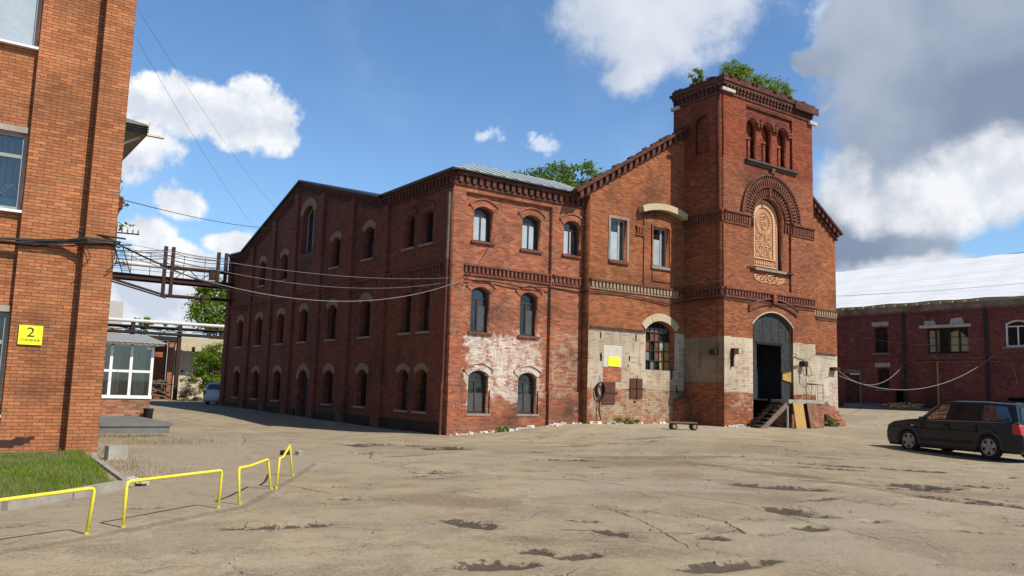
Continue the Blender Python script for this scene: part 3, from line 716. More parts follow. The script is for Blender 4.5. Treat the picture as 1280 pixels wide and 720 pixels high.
holed('wall', [(WALL_T, -0.6), (28.0, -0.6), (28.0, 9.8), (25.3, 9.75), (15.87, 12.55), (6.2, 10.0), (WALL_T, 10.0)], holes, sideF, WALL_T, m_side, fac)
for i, (a, b, c, d, r, row) in enumerate(SW):
    pale = row[0] == 'g'
    window(fac, sideF, a, b, c, d, r, 0.30, m_frame if not pale else m_wooddark, m_glass_side if row in ('w2', 'w3', 'g3') else m_glass,
           arch=m_pale if (pale or row == 'w1') else m_trim, arch_h=0.30 if pale else 0.24, bars='cas', sill=m_sill, film=[None, (.05, .95, .05, .55), None, (.5, .95, .05, .72), None, None, (.05, .5, .05, .72)][i % 7], filmmat=m_filmdark)
window(fac, sideF, *BIG, 0.28, m_greyframe, m_glass_side, arch=m_pale, arch_h=.42, bars='one', sill=None)
# arched side door
d = MB(); d.prism(arch_poly(DOOR[0]+.01, DOOR[1]-.01, 0.12, DOOR[3]-.01, DOOR[4]), sideF, .26, .32)
for k in range(1, 5):
    a = DOOR[0] + (DOOR[1]-DOOR[0])*k/5; d.prism([(a-.02, .14), (a+.02, .14), (a+.02, 2.0), (a-.02, 2.0)], sideF, .235, .26)
do = d.build('door', m_wooddark, fac)
a = MB(); a.strip(arc_pts(DOOR[0]-.02, DOOR[1]+.02, DOOR[3]+.02, DOOR[4], 10), arc_pts(DOOR[0]-.02, DOOR[1]+.02, DOOR[3]+.02, DOOR[4], 10, .32), sideF, -.03, .05); a.build('door_arch', m_pale, do)
h = MB(); h.box(0.20, 0.235, 14.75, 14.79, 1.0, 1.2); h.build('handle', m_sill, do)
p = MB(); p.box(-.03, .02, 13.20, 13.34, 1.55, 1.95); p.build('notice_plate', m_white, fac)
# pilasters dividing the side facade and plinth
pl = [(-.0, .42), (5.35, 5.95)] + [(y-.3, y+.3) for y in (9.22, 12.85, 16.45, 19.8, 23.4)] + [(27.3, 28.0)]
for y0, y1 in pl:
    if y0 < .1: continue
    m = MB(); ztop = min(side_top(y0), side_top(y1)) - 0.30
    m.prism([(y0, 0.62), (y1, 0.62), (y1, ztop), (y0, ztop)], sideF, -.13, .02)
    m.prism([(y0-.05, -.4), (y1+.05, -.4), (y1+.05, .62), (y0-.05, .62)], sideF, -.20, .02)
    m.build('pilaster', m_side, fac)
m = MB(); m.prism([(.5, -.4), (13.4, -.4), (13.4, .42), (.5, .42)], sideF, -.09, .02); m.prism([(15.15, -.4), (28, -.4), (28, .45), (15.15, .45)], sideF, -.09, .02)
m.build('plinth', plain('dark plinth', (0.035, 0.026, 0.022), 0.95, 0.4), fac)  # plinth in one dark tone, darker than the brick above
# storey bands on the side
m = MB()
for y0, y1 in [(0.75, 5.3), (6.0, 8.9), (9.55, 12.5), (13.2, 16.1), (16.8, 19.45), (20.15, 23.05), (23.75, 27.2)]:
    dentils(sideF, y0, y1, 6.12, 6.42, .23, .12, .07, m); slab(sideF, y0, y1, 6.424, 6.50, .10, m); slab(sideF, y0, y1, 6.02, 6.116, .05, m)
m.build('dentil_band', m_trim, fac)
# cornices of the side: level over the wing, raking over the gable
m = MB()
slab(sideF, 0.02, 6.2, 9.86, 10.0, .14, m); dentils(sideF, .05, 6.2, 9.56, 9.856, .27, .14, .13, m); slab(sideF, 0.02, 6.2, 9.44, 9.556, .05, m)
for (ya, za), (yb, zb) in [((6.2, 10.0), (15.87, 12.55)), ((15.87, 12.55), (25.3, 9.75)), ((25.3, 9.75), (28.0, 9.85))]:
    s = (zb-za)/(yb-ya)
    slab(sideF, ya, yb, za-.14, za, .14, m, s); dentils(sideF, ya, yb, za-.46, za-.144, .27, .14, .12, m, s); slab(sideF, ya, yb, za-.60, za-.464, .05, m, s)
m.build('cornice', m_corn, fac)
# ---- front of the wing (faces -Y, plane y=0), x 0 .. 6.45 : frame of pilasters round a recessed field
frontF = FR(0.0); inF = FR(0.15)
WW = [(0.98, 1.90, 0.80, 2.42, .2), (3.32, 4.24, 0.80, 2.42, .2), (0.98, 1.86, 3.90, 5.64, .2), (3.32, 4.20, 3.90, 5.64, .2), (0.98, 1.88, 7.44, 8.82, .2), (3.32, 4.25, 7.40, 8.82, .2)]
W3 = (5.36, 6.28, 7.40, 8.86, .22)
holed('wall', [(.5, -.6), (4.75, -.6), (4.75, 9.3), (.5, 9.3)], [arch_poly(*w) for w in WW], inF, .38, m_wing, fac)
holed('wall', [(0, -.6), (.5, -.6), (.5, 9.3), (4.75, 9.3), (4.75, -.6), (6.6, -.6), (6.6, 10.0), (0, 10.0)], [arch_poly(*W3)], frontF, WALL_T, m_wing, fac)
for w in WW:
    top = w[2] > 7; mid = 3 < w[2] < 7
    window(fac, inF, *w, 0.22, m_frame, m_glass if not top else m_glass, arch=m_wing, arch_h=.25, bars='cas', sill=m_sill if w[2] < 1 else m_trim, fw_=.085,
           film=(.06, .80, .05, .74) if top else ((.52, .94, .05, .60) if mid else (.08, .94, .05, .48)), filmmat=None if top else m_filmdark)
window(fac, frontF, *W3, 0.22, m_frame, m_glass, arch=m_wing, arch_h=.25, film=(.05, .62, .05, .72), sill=m_trim, fw_=.085)
m = MB()
slab(frontF, 0.0, 6.45, 9.86, 10.0, .16, m); dentils(frontF, .02, 6.45, 9.60, 9.856, .30, .16, .14, m); slab(frontF, 0.0, 6.45, 9.48, 9.596, .06, m)
m.build('cornice', m_corn, fac)
m = MB(); dentils(inF, .56, 4.70, 6.16, 6.42, .19, .10, .09, m); slab(inF, .55, 4.72, 6.424, 6.50, .12, m); slab(inF, .55, 4.72, 6.07, 6.156, .06, m)
dentils(frontF, 4.85, 6.35, 6.16, 6.42, .19, .10, .07, m); slab(frontF, 4.8, 6.35, 6.424, 6.5, .1, m); slab(frontF, 4.8, 6.35, 6.07, 6.156, .05, m)
m.build('dentil_band', m_trim, fac)
m = MB()   # projecting plinth blocks with broken edges
for u0, u1 in [(-.02, .52), (4.73, 6.45)]: m.prism([(u0, -.5), (u1, -.5), (u1, 1.72), (u0, 1.72)], frontF, -.06, .02)
for u0, u1 in [(.52, .93), (1.95, 3.27), (4.29, 4.73)]: m.prism([(u0, -.5), (u1, -.5), (u1, 1.70), (u0, 1.70)], inF, -.07, .02)
for u0, u1 in [(.93, 1.95), (3.27, 4.29)]: m.prism([(u0, -.5), (u1, -.5), (u1, .70), (u0, .70)], inF, -.07, .02)
m.build('plinth', m_wing, fac)
# wing roof: hipped tin over the wing, ridge hidden behind the gable foot
m = MB()
e = .30
A_, B_, C_, D_ = (-e, -e, 10.06), (7.2, -e, 10.06), (7.2, 6.2, 10.06), (-e, 6.2, 10.06); r1_, r2_ = (2.6, 3.0, 11.40), (11.5, 3.0, 11.40)
m.add([A_, B_, C_, D_, r1_, (7.2, 3.0, 11.40)], [(0, 1, 5, 4), (1, 2, 5), (2, 3, 4, 5), (3, 0, 4), (0, 3, 2, 1)])
rf = m.build('roof', m_tin, fac)
m = MB()
for k in range(11):
    x = .25 + .62*k; f = min(1.0, (x+e)/2.9)
    m.bar((x, -e, 10.075), (x, -e + 3.3*f, 10.062 + 1.34*f), .02, .03)
m.build('seam', plain('tin seam', (0.20, 0.22, 0.23), 0.5, 0.2), rf)
m = MB(); m.box(-e, 6.3, -e-.03, -e+.02, 10.0, 10.055); m.box(-e-.03, -e+.02, -e, 6.2, 10.0, 10.055); m.build('gutter', m_tin_dark, rf)
# side gable roof
m = MB()
v = [(-.28, 6.0, 10.05), (-.28, 15.87, 12.67), (-.28, 25.3, 9.87), (-.28, 28.4, 10.0), (12, 6.0, 10.05), (12, 15.87, 12.67), (12, 25.3, 9.87), (12, 28.4, 10.0)]
v2 = [(a, b, c - .10) for a, b, c in v]
m.add(v + v2, [(0, 1, 5, 4), (1, 2, 6, 5), (2, 3, 7, 6), (8, 12, 13, 9), (9, 13, 14, 10), (10, 14, 15, 11), (0, 8, 9, 1), (1, 9, 10, 2), (2, 10, 11, 3)])
m.build('roof', m_tin_dark, fac)
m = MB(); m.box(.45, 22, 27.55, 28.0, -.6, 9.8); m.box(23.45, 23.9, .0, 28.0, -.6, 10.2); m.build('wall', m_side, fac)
m = MB(); m.box(6.7, 23.4, .1, 27.5, 9.5, 9.7); m.build('roof', m_roofgrey, fac)
# downpipe at the corner
m = MB(); m.tube([(-.10, -.10+.35, 9.2), (-.10, .25, 2.0), (-.16, .2, 1.7), (-.16, .2, -.1)], .065, 8); 
dp = m.build('downpipe', m_rust, fac)
m = MB(); m.tube([(-.10, .25, 9.2), (-.10, .25, 6.6)], .069, 8); m.build('pale_section', plain('grey zinc', (0.145, 0.11, 0.09), .7, .3), dp)
# ---- gabled hall front (plane y=-.45), x 6.41 .. 23.9
GY = -0.45; gF = FR(GY)
def rake(x): return 10.05 + .62*(x - 5.42) if x < 15.36 else 10.05 + .62*(15.36-5.42) - .625*(x-15.36)
GWA = (7.55, 8.50, 7.38, 9.20, 0); GWB = (10.08, 11.10, 7.40, 9.17, 0); GWC = (9.70, 11.50, 2.78, 4.93, .40)
holed('wall', [(6.41, -.6), (12.4, -.6), (12.4, rake(12.4)-.12), (6.41, rake(6.41)-.12)], [arch_poly(*GWA), arch_poly(*GWB), arch_poly(*GWC)], gF, .6, m_gable, fac)
holed('wall', [(18.3, -.6), (23.9, -.6), (23.9, rake(23.9)-.12), (18.3, rake(18.3)-.12)], [], gF, .44, m_gable, fac)
m = MB(); m.prism([(5.55, 9.98), (6.41, 9.98), (6.41, rake(6.41)-.12), (5.55, rake(5.55)-.02)], gF, 0, .40); m.build('gable_foot', m_gable, fac)
window(fac, gF, *GWA, .16, m_greyframe, m_glass, bars='two', film=(.06, .62, .04, .70), sill=m_trim, sill_h=.13)
window(fac, gF, *GWB, .16, m_greyframe, m_glass, bars='two', film=(.06, .60, .05, .70), sill=m_sill, sill_h=.13)
m = MB()   # cement surround of the left window
for a, b, c, d_ in [(7.43, 7.545, 7.38, 9.32), (8.505, 8.62, 7.38, 9.32), (7.545, 8.505, 9.205, 9.32)]: m.prism([(a, c), (b, c), (b, d_), (a, d_)], gF, -.035, .05)
m.build('window_surround', m_sill, fac)
m = MB()   # brick surround of the right window
for a, b, c, d_ in [(9.50, 9.60, 6.5, 9.45), (11.52, 11.62, 6.5, 9.45), (9.99, 10.07, 7.3, 9.3), (11.11, 11.19, 7.3, 9.3), (10.07, 11.11, 9.18, 9.3)]: m.prism([(a, c), (b, c), (b, d_), (a, d_)], gF, -.06, .05)
m.strip(arc_pts(9.5, 11.62, 9.72, .27, 10), arc_pts(9.5, 11.62, 9.72, .27, 10, .10), gF, -.07, .05)
dentils(gF, 9.05, 9.48, 8.72, 9.0, .14, .08, .08, m); slab(gF, 9.02, 9.5, 9.004, 9.07, .1, m); slab(gF, 9.02, 9.5, 8.64, 8.716, .06, m)
m.prism([(10.05, 6.72), (11.15, 6.72), (11.15, 7.16), (10.05, 7.16)], gF, -.05, .05)
m.build('window_surround', m_gable, fac)
m = MB(); m.strip(arc_pts(9.24, 11.93, 9.92, .25, 12), arc_pts(9.24, 11.93, 9.92, .25, 12, .28), gF, -.34, .05); m.build('arched_hood', m_cream, fac)
# many paned workshop window with broken and boarded panes
wd = holed('window', arch_poly(9.71, 11.49, 2.79, 4.92, .40), [], FR(GY + .34), .02, m_glass, fac)
m = MB()
xs_ = [9.70, 9.97, 10.25, 10.53, 10.82, 11.12, 11.50]; zs_ = [2.78, 3.2, 3.64, 4.07, 4.45]
for x in xs_[1:-1]: m.box(x-.018, x+.018, GY+.27, GY+.31, 2.8, 4.80)
for z in zs_[1:]: m.box(9.71, 11.49, GY+.265, GY+.305, z-.018, z+.018)
m.build('muntins', m_wooddark, wd)
rp = random.Random(11); grp = {}
pm = [plain('dusty pane', (0.15, 0.18, 0.185), .4, .3), plain('rusted pane', (0.15, 0.06, 0.032), .8, .3), plain('boarded pane', (0.36, 0.23, 0.09), .8, .3), plain('pale pane', (0.30, 0.33, 0.32), .5, .3)]
lay = ["0.0.22", "00.122", "01.132", "0.11..", "0000.0"]
for j in range(4):
    for i in range(6):
        ch = lay[j][i]
        if ch == '.': continue
        mm = grp.setdefault(ch, MB()); mm.box(xs_[i]+.022, xs_[i+1]-.022, GY+.31, GY+.325, zs_[j]+.022, zs_[j+1]-.022)
mm = grp.setdefault('0', MB()); mm.box(9.85, 11.3, GY+.31, GY+.325, 4.48, 4.66)
for ch, mm in grp.items(): mm.build('pane', pm[int(ch)], wd)
m = MB(); m.strip(arc_pts(9.66, 11.54, 4.96, .42, 12), arc_pts(9.66, 11.54, 4.96, .42, 12, .33), gF, -.05, .1); m.build('window_arch', m_cream, wd)
# pale dentil band, right band, raking cornices
m = MB(); dentils(gF, 6.45, 11.65, 6.13, 6.38, .20, .11, .10, m); slab(gF, 6.43, 11.65, 6.05, 6.126, .05, m); m.build('dentil_band', m_paleband, fac)
m = MB(); slab(gF, 18.65, 23.85, 6.05, 6.126, .05, m); dentils(gF, 18.7, 23.85, 6.13, 6.38, .2, .11, .1, m)
m.build('dentil_band', m_paleband, fac)
m = MB(); slab(gF, 6.41, 12.1, 6.384, 6.46, .14, m); m.build('string_course', m_trim, fac)
m = MB(); slab(gF, 18.6, 23.9, 6.384, 6.46, .14, m); m.build('string_course', m_trim, fac)
m = MB()
s = .62
slab(gF, 5.42, 12.3, 10.05-.13, 10.05, .34, m, s); dentils(gF, 5.55, 12.1, 10.05-.40+.08, 10.05-.134+.08, .33, .17, .26, m, s); slab(gF, 5.6, 12.1, 10.05-.52+.11, 10.05-.404+.11, .10, m, s)
m.build('cornice', m_corn, fac); m = MB()
s = -.625; z0 = rake(18.6)
slab(gF, 18.6, 24.15, z0-.13, z0, .34, m, s); dentils(gF, 18.6, 24.0, z0-.40, z0-.134, .33, .17, .26, m, s); slab(gF, 18.6, 24.0, z0-.52, z0-.404, .1, m, s)
m.build('cornice', m_corn, fac)
rr_ = random.Random(5)
m = MB()
for k in range(34):   # worn, uneven coping bricks
    x = rr_.uniform(5.5, 12.0); m.obox((x, GY-.05+rr_.uniform(-.15, .15), rake(x)+rr_.uniform(.0, .05)), (.25, .12, rr_.uniform(.05, .10)), Matrix.Rotation(-.555+rr_.uniform(-.06, .06), 3, 'Y'))
m.build('coping', m_corn, fac)
m = MB(); m.prism([(6.45, 4.42), (9.7, 4.42), (9.7, 4.48), (6.45, 4.48)], gF, -.10, -.04); m.build('ledge', m_rust, fac)
m = MB(); m.prism([(18.7, 4.06), (23.8, 4.06), (23.8, 4.12), (18.7, 4.12)], gF, -.06, .0); m.build('ledge', m_rust, fac)
# rusty shutters
for (a, b, c, d_, bars) in [(7.18, 7.92, 1.27, 2.18, 0), (8.78, 9.50, 1.53, 2.37, 1)]:
    m = MB(); m.prism([(a, c), (b, c), (b, d_), (a, d_)], gF, -.05, .0); sh = m.build('shutter', m_rust, fac)
    m = MB(); zc = (c+d_)/2; m.prism([(a-.1*bars, zc-.02), (b+.15, zc-.02), (b+.15, zc+.02), (a-.1*bars, zc+.02)], gF, -.075, -.052)
    if bars: m.prism([((a+b)/2-.015, c-.1), ((a+b)/2+.015, c-.1), ((a+b)/2+.015, d_+.15), ((a+b)/2-.015, d_+.15)], gF, -.095, -.078)
    m.build('bar', m_rustdark, sh)
# bare brick patches of walled-up openings, proud by a few mm
m = MB(); m.prism([(7.25, 2.2), (8.28, 2.2), (8.28, 2.80), (7.25, 2.80)], gF, -.012, .01); m.prism([(8.0, 1.40), (8.28, 1.40), (8.28, 1.85), (8.0, 1.85)], gF, -.012, .01); m.build('brick_infill', m_ruinb, fac)
m = MB(); m.prism([(7.25, 2.81), (8.30, 2.81), (8.30, 3.72), (7.25, 3.72)], gF, -.016, .01); m.build('cement_patch', plain('cement', (0.55, 0.50, 0.42), .9, .25, 5), fac)
for (x, z, w, h) in [(7.08, 3.05, .12, .38), (8.72, 3.1, .08, .26), (9.1, 4.0, .07, .35), (11.3, 2.4, .1, .5), (8.65, 2.85, .05, .12), (7.06, 4.0, .07, .3), (9.0, 1.35, .2, .07), (11.62, 1.8, .09, .3)]:
    m = MB(); m.prism([(x, z), (x+w*.6, z-.03), (x+w, z+h*.4), (x+w*.5, z+h), (x-.02, z+h*.7)], gF, -.006, .01); m.build('wall_breakout', m_dark, fac)

# ---- tower: x 12.1 .. 18.6, y -2.78 .. , z up to 16.1
TX0, TX1, TY = 12.10, 18.60, -2.78
tF = FR(TY); t2F = FR(TY + .12); t3F = FR(TY + .45); tL = SD(TX0)
TC = 15.34
NICH = [(13.78, 14.50), (14.86, 15.62), (16.0, 16.72)]
AC = (TC, 9.86)
outer_rec = [(TC-1.52, 6.62), (TC+1.52, 6.62)] + ring_pts(AC, 1.52, 0, math.pi, 24)
# skin 1: .12 deep, with the big arched recess and the upper field
holed('tower_wall', [(TX0, -.6), (14.0, -.6), (14.0, 4.95)] + arc_pts(14.0, 16.9, 5.57, .62, 14)[1:-1] + [(16.9, 4.95), (16.9, -.6), (TX1, -.6), (TX1, 12.30), (TX0, 12.30)], [outer_rec], tF, .12, m_tower, fac)
# upper stage, corner piers proud
holed('tower_wall', [(TX0, 12.30), (13.62, 12.30), (13.62, 15.05), (17.02, 15.05), (17.02, 12.30), (TX1, 12.30), (TX1, 15.2), (TX0, 15.2)], [], tF, .12, m_tower, fac)
# skin 2: .33 deep, with niches and the panel niche and door
nich_h = [arch_poly(a, b, 12.58, 14.42, .36, 12) for a, b in NICH]
pan = [(TC-1.05, 7.55), (TC+1.05, 7.55)] + ring_pts(AC, 1.05, 0, math.pi, 24)
holed('tower_wall', [(TX0, -.6), (14.0, -.6), (14.0, 4.95)] + arc_pts(14.0, 16.9, 5.57, .62, 14)[1:-1] + [(16.9, 4.95), (16.9, -.6), (TX1, -.6), (TX1, 15.9), (TX0, 15.9)], nich_h + [pan], t2F, .33, m_tower, fac)
m = MB(); m.prism([(TX0+.01, 5.7), (TX1-.01, 5.7), (TX1-.01, 15.9), (TX0+.01, 15.9)], t3F, .002, .30); m.build('niche_back', m_tower, fac)
# left and right cheeks
holed('tower_wall', [(TY+.45, -.6), (.25, -.6), (.25, 15.9), (TY+.45, 15.9)], [arch_poly(-1.95, -1.05, 12.65, 14.5, .4)], tL, .18, m_tower, fac)
m = MB(); m.box(TX0+.182, TX0+.4, TY+.5, .25, -.6, 15.9); m.box(TX1-.4, TX1, TY+.45, .25, -.6, 15.9); m.box(TX0+.4, TX1-.4, -.15, .25, 9.8, 15.9); m.box(TX0+.4, TX1-.4, TY+.8, -.15, 15.5, 15.7); m.build('tower_wall', m_tower, fac)
# niche details: mid ledges and little posts
m = MB()
for a, b in NICH:
    m.box(a, a+.42, TY+.20, TY+.44, 13.50, 13.62); m.box(a+.26, a+.42, TY+.24, TY+.44, 12.6, 13.496)
    m.box(a, a+.22, TY+.28, TY+.44, 12.6, 13.0)
m.build('niche_ledge', m_tower, fac)
m = MB()
slab(tF, 13.53, 17.30, 12.36, 12.46, .16, m); slab(tF, 13.60, 17.22, 12.26, 12.356, .08, m)
m.build('sill_course', plain('dark coping', (0.075, 0.06, 0.055), .9, .3), fac)
m = MB()
for a, b in NICH:    # fan of voussoirs
    c = ((a+b)/2, 14.42-.36)
    for k in range(13):
        an = math.pi*(k+.5)/13; r0v, r1v = (b-a)/2+.06, (b-a)/2+.34
        du = .032
        ca, sa = math.cos(an), math.sin(an)
        m.prism([(c[0]+r0v*ca - du*sa, c[1]+r0v*sa + du*ca), (c[0]+r0v*ca + du*sa, c[1]+r0v*sa - du*ca), (c[0]+r1v*ca + du*1.6*sa, c[1]+r1v*sa - du*1.6*ca), (c[0]+r1v*ca - du*1.6*sa, c[1]+r1v*sa + du*1.6*ca)], t2F, -.10, .02)
m.build('niche_arch', m_top, fac)
m = MB()   # string courses and corbel table of the top
slab(t2F, 13.62, 17.02, 14.96, 15.05, .10, m)
slab(tF, TX0, TX1, 15.2, 15.28, .05, m)
slab(tL, TY-.0, 0.25, 15.2, 15.28, .05, m)
for z, dd in ((15.36, .06), (15.50, .10)): dentils(tF, TX0, TX1, z, z+.10, .24, .12, dd+.04, m); dentils(tL, TY, 0.25, z, z+.10, .24, .12, dd+.04, m)
m.build('corbel_table', m_corn, fac)
m = MB()   # upper block above the corbels, stepping out
m.box(TX0-.02, TX1+.02, TY-.02, 0.25, 15.28, 15.36)
m.box(TX0-.05, TX1+.05, TY-.05, 0.25, 15.463, 15.50); m.box(TX0-.14, TX1+.14, TY-.14, 0.25, 15.603, 15.74); m.box(TX0-.20, TX1+.20, TY-.20, 0.35, 15.743, 15.86); m.box(TX0-.12, TX1+.12, TY-.12, 0.25, 15.863, 16.02)
m.box(16.98, TX1+.20, TY-.26, TY-.203, 15.52, 15.86)
m.build('parapet', m_corn, fac)
rr_ = random.Random(9); m = MB()
for k in range(90):
    if rr_.random() < .6: x, y = rr_.uniform(TX0-.05, TX1+.05), rr_.uniform(TY-.1, TY+.3)
    else: x, y = rr_.uniform(TX0-.1, TX0+.3), rr_.uniform(TY, .2)
    m.obox((x, y, 16.02+rr_.uniform(-.02, .03)), (.26, .13, .10), Matrix.Rotation(rr_.uniform(0, 3.1), 3, 'Z') @ Matrix.Rotation(rr_.uniform(-.25, .25), 3, 'X'))
m.build('loose_brick', m_corn, fac)
m = MB()
m_stone = plain('weathered stone', (0.50, 0.46, 0.39), .9, .35, 5)
for bb in [(TX0-.22, TX0+.62, TY-.16, TY-.055, 15.28, 15.42), (TX0-.16, TX0-.02, -.2, .3, 15.1, 15.26), (TX1-.35, TX1+.22, TY-.16, TY-.04, 15.05, 15.22)]:
    m = MB(); m.box(*bb); m.build('stone_corbel', m_stone, fac)
# bands round the tower
m = MB()
for (a, b) in ((TX0, 13.80), (16.88, TX1)):
    dentils(tF, a, b, 9.42, 9.80, .15, .085, .08, m); slab(tF, a, b, 9.804, 9.90, .14, m); slab(tF, a, b, 9.33, 9.416, .05, m)
dentils(t2F, TC-1.5, TC-1.06, 9.42, 9.80, .15, .085, .08, m); dentils(t2F, TC+1.06, TC+1.5, 9.42, 9.80, .15, .085, .08, m)
dentils(tL, TY, GY, 9.42, 9.80, .15, .085, .08, m); slab(tL, TY, GY, 9.804, 9.90, .14, m); slab(tL, TY, GY, 9.33, 9.416, .05, m)
dentils(tF, TX0, TX1, 6.12, 6.38, .20, .11, .10, m); slab(tF, TX0, TX1, 6.384, 6.46, .14, m); slab(tF, TX0, TX1, 6.03, 6.116, .08, m)
dentils(tL, TY, GY, 6.12, 6.38, .20, .11, .10, m); slab(tL, TY, GY, 6.384, 6.46, .14, m); slab(tL, TY, GY, 6.03, 6.116, .08, m)
m.build('dentil_band', m_trim, fac)
# concentric dentil arches over the relief
def ring_dentils(mb, c, r0, r1, n, fn, d, a0=0.0, a1=math.pi, wf=.5):
    for k in range(n):
        am = a0 + (a1-a0)*(k+.5)/n; da = (a1-a0)/n*wf/2
        q = [(c[0]+r0*math.cos(am-da), c[1]+r0*math.sin(am-da)), (c[0]+r1*math.cos(am-da), c[1]+r1*math.sin(am-da)), (c[0]+r1*math.cos(am+da), c[1]+r1*math.sin(am+da)), (c[0]+r0*math.cos(am+da), c[1]+r0*math.sin(am+da))]
        mb.prism(q, fn, -d, .02)
def ring_band(mb, c, r0, r1, n, fn, d, a0=0.0, a1=math.pi): mb.strip(ring_pts(c, r0, a0, a1, n), ring_pts(c, r1, a0, a1, n), fn, -d, .02)
m = MB()
ring_dentils(m, AC, 1.16, 1.44, 26, t2F, .10); ring_dentils(m, AC, 1.60, 1.84, 34, tF, .08); ring_band(m, AC, 1.524, 1.594, 28, tF, .05); ring_band(m, AC, 1.85, 1.92, 30, tF, .07); ring_dentils(m, AC, 1.925, 2.04, 44, tF, .10); ring_band(m, AC, 2.045, 2.15, 32, tF, .14)
m.build('arch_moulding', m_trim, fac)
m = MB(); m.prism([(TC-.1, 11.40), (TC+.1, 11.40), (TC+.06, 10.95), (TC-.06, 10.95)], t2F, -.14, .02); m.prism([(TC-.14, 12.0), (TC+.14, 12.0), (TC+.1, 12.26), (TC-.1, 12.26)], tF, -.2, .02); m.prism([(TC-.12, 6.03), (TC+.12, 6.03), (TC+.12, 6.4), (TC-.12, 6.4)], tF, -.22, -.142)
m.build('keystone', m_top, fac)
# ornamental panel in the niche
pan0 = [(TC-1.04, 7.56), (TC+1.04, 7.56)] + ring_pts(AC, 1.04, 0, math.pi, 24)
pF = FR(TY + .42)
po = holed('relief_panel', pan0, [], pF, .05, m_terra, fac)
m = MB(); RP = pF
def tubeuv(pts, r): m.tube([RP(u, v, -.012) for u, v in pts], r, 5)
m.strip(ring_pts(AC, .90, 0, math.pi, 22), ring_pts(AC, 1.0, 0, math.pi, 22), RP, -.045, .0)
m.strip(ring_pts(AC, .66, 0, math.pi, 22), ring_pts(AC, .80, 0, math.pi, 22), RP, -.05, .0)
for sgn in (-1, 1):
    for (o0, o1) in ((.90, 1.0), (.66, .80)):
        a, b = sorted((TC+sgn*o0, TC+sgn*o1)); m.prism([(a, 8.1 if o0 < .8 else 7.6), (b, 8.1 if o0 < .8 else 7.6), (b, 9.86), (a, 9.86)], RP, -.047, .0)
for k in range(15):      # beads of the border
    for sgn in (-1, 1): m.prism([(TC+sgn*.85-.03, 7.72+k*.145), (TC+sgn*.85+.03, 7.72+k*.145), (TC+sgn*.85+.03, 7.80+k*.145), (TC+sgn*.85-.03, 7.80+k*.145)], RP, -.035, .0)
ring_dentils(m, AC, .82, .88, 22, RP, .04)
mc = (TC, 9.82)
for r in (.50, .58): tubeuv(ring_pts(mc, r, 0, 2*math.pi, 30), .028)
ring_dentils(m, mc, .41, .47, 24, RP, .04, 0, 2*math.pi)
# monogram: a 3-like letter entwined with a curl
tubeuv([(TC+x*.9, 9.82+z) for x, z in [(-.17, .22), (-.08, .30), (.06, .30), (.15, .22), (.13, .09), (.0, .02), (.14, -.05), (.19, -.18), (.10, -.30), (-.06, -.32), (-.18, -.23)]], .036)
tubeuv([(TC+x*.9, 9.82+z) for x, z in [(-.20, .10), (-.12, .17), (-.03, .10), (-.06, -.02), (-.16, -.10), (-.12, -.2), (.02, -.16), (.06, .12)]], .022)
tubeuv([(TC-.22, 9.82-.02), (TC-.05, 9.84), (TC+.22, 9.80)], .02)
def spiral(c, r, turns, a0, sgn, n=22): return [(c[0] + sgn*r*(1-.8*i/n)*math.cos(a0+turns*2*math.pi*i/n), c[1] + r*(1-.8*i/n)*math.sin(a0+turns*2*math.pi*i/n)) for i in range(n+1)]
for sgn in (-1, 1):
    for (cx, cz, r, a0) in [(.33, 9.05, .22, 1.6), (.36, 8.52, .20, -1.2), (.20, 8.78, .13, 2.5), (.46, 8.80, .12, .5), (.18, 8.28, .14, -.6), (.48, 8.24, .10, 1.8), (.30, 9.32, .10, 0)]:
        tubeuv(spiral((TC+sgn*cx, cz), r, 1.35, a0, sgn), .024)
    tubeuv([(TC+sgn*u, v) for u, v in [(.02, 8.14), (.10, 8.4), (.05, 8.66), (.14, 8.92), (.04, 9.18)]], .026)
    tubeuv([(TC+sgn*u, v) for u, v in [(.55, 8.14), (.42, 8.36), (.58, 8.62), (.50, 8.9), (.6, 9.2)]], .022)
for k in range(9):
    u = TC-.56+k*.14; m.prism([(u-.05, 7.86), (u, 7.78), (u+.05, 7.86), (u, 7.98)], RP, -.04, .0)
for z in (7.70, 8.06): m.prism([(TC-.80, z), (TC+.80, z), (TC+.80, z+.045), (TC-.80, z+.045)], RP, -.05, .0)
m.build('scroll_relief', m_gold, po)
m = MB(); m.box(TC-1.12, TC+1.12, TY-.02, TY+.40, 7.44, 7.55); m.build('ledge', m_sill, fac)
m = MB(); m.box(TC-1.7, TC-1.13, TY-.03, TY+.14, 7.45, 7.52); m.box(TC+1.13, TC+1.62, TY-.03, TY+.14, 7.45, 7.52); m.build('ledge', m_rustdark, fac)
m = MB(); RP = FR(TY + .12)
for sgn in (-1, 1):
    for (cx, r, a0) in [(.95, .13, 0), (.62, .15, 2), (.30, .15, 4), (.80, .10, 3.2)]: tubeuv(spiral((TC+sgn*cx, 7.12), r, 1.3, a0, sgn), .028)
    tubeuv([(TC+sgn*u, v) for u, v in [(.0, 6.92), (.3, 6.96), (.6, 6.92), (1.0, 7.04), (1.1, 7.24)]], .026)
tubeuv(ring_pts((TC, 7.14), .12, 0, 2*math.pi, 16), .028); tubeuv([(TC-.3, 7.32), (TC, 7.27), (TC+.3, 7.32)], .024)
m.build('scroll_frieze', m_gold, fac)
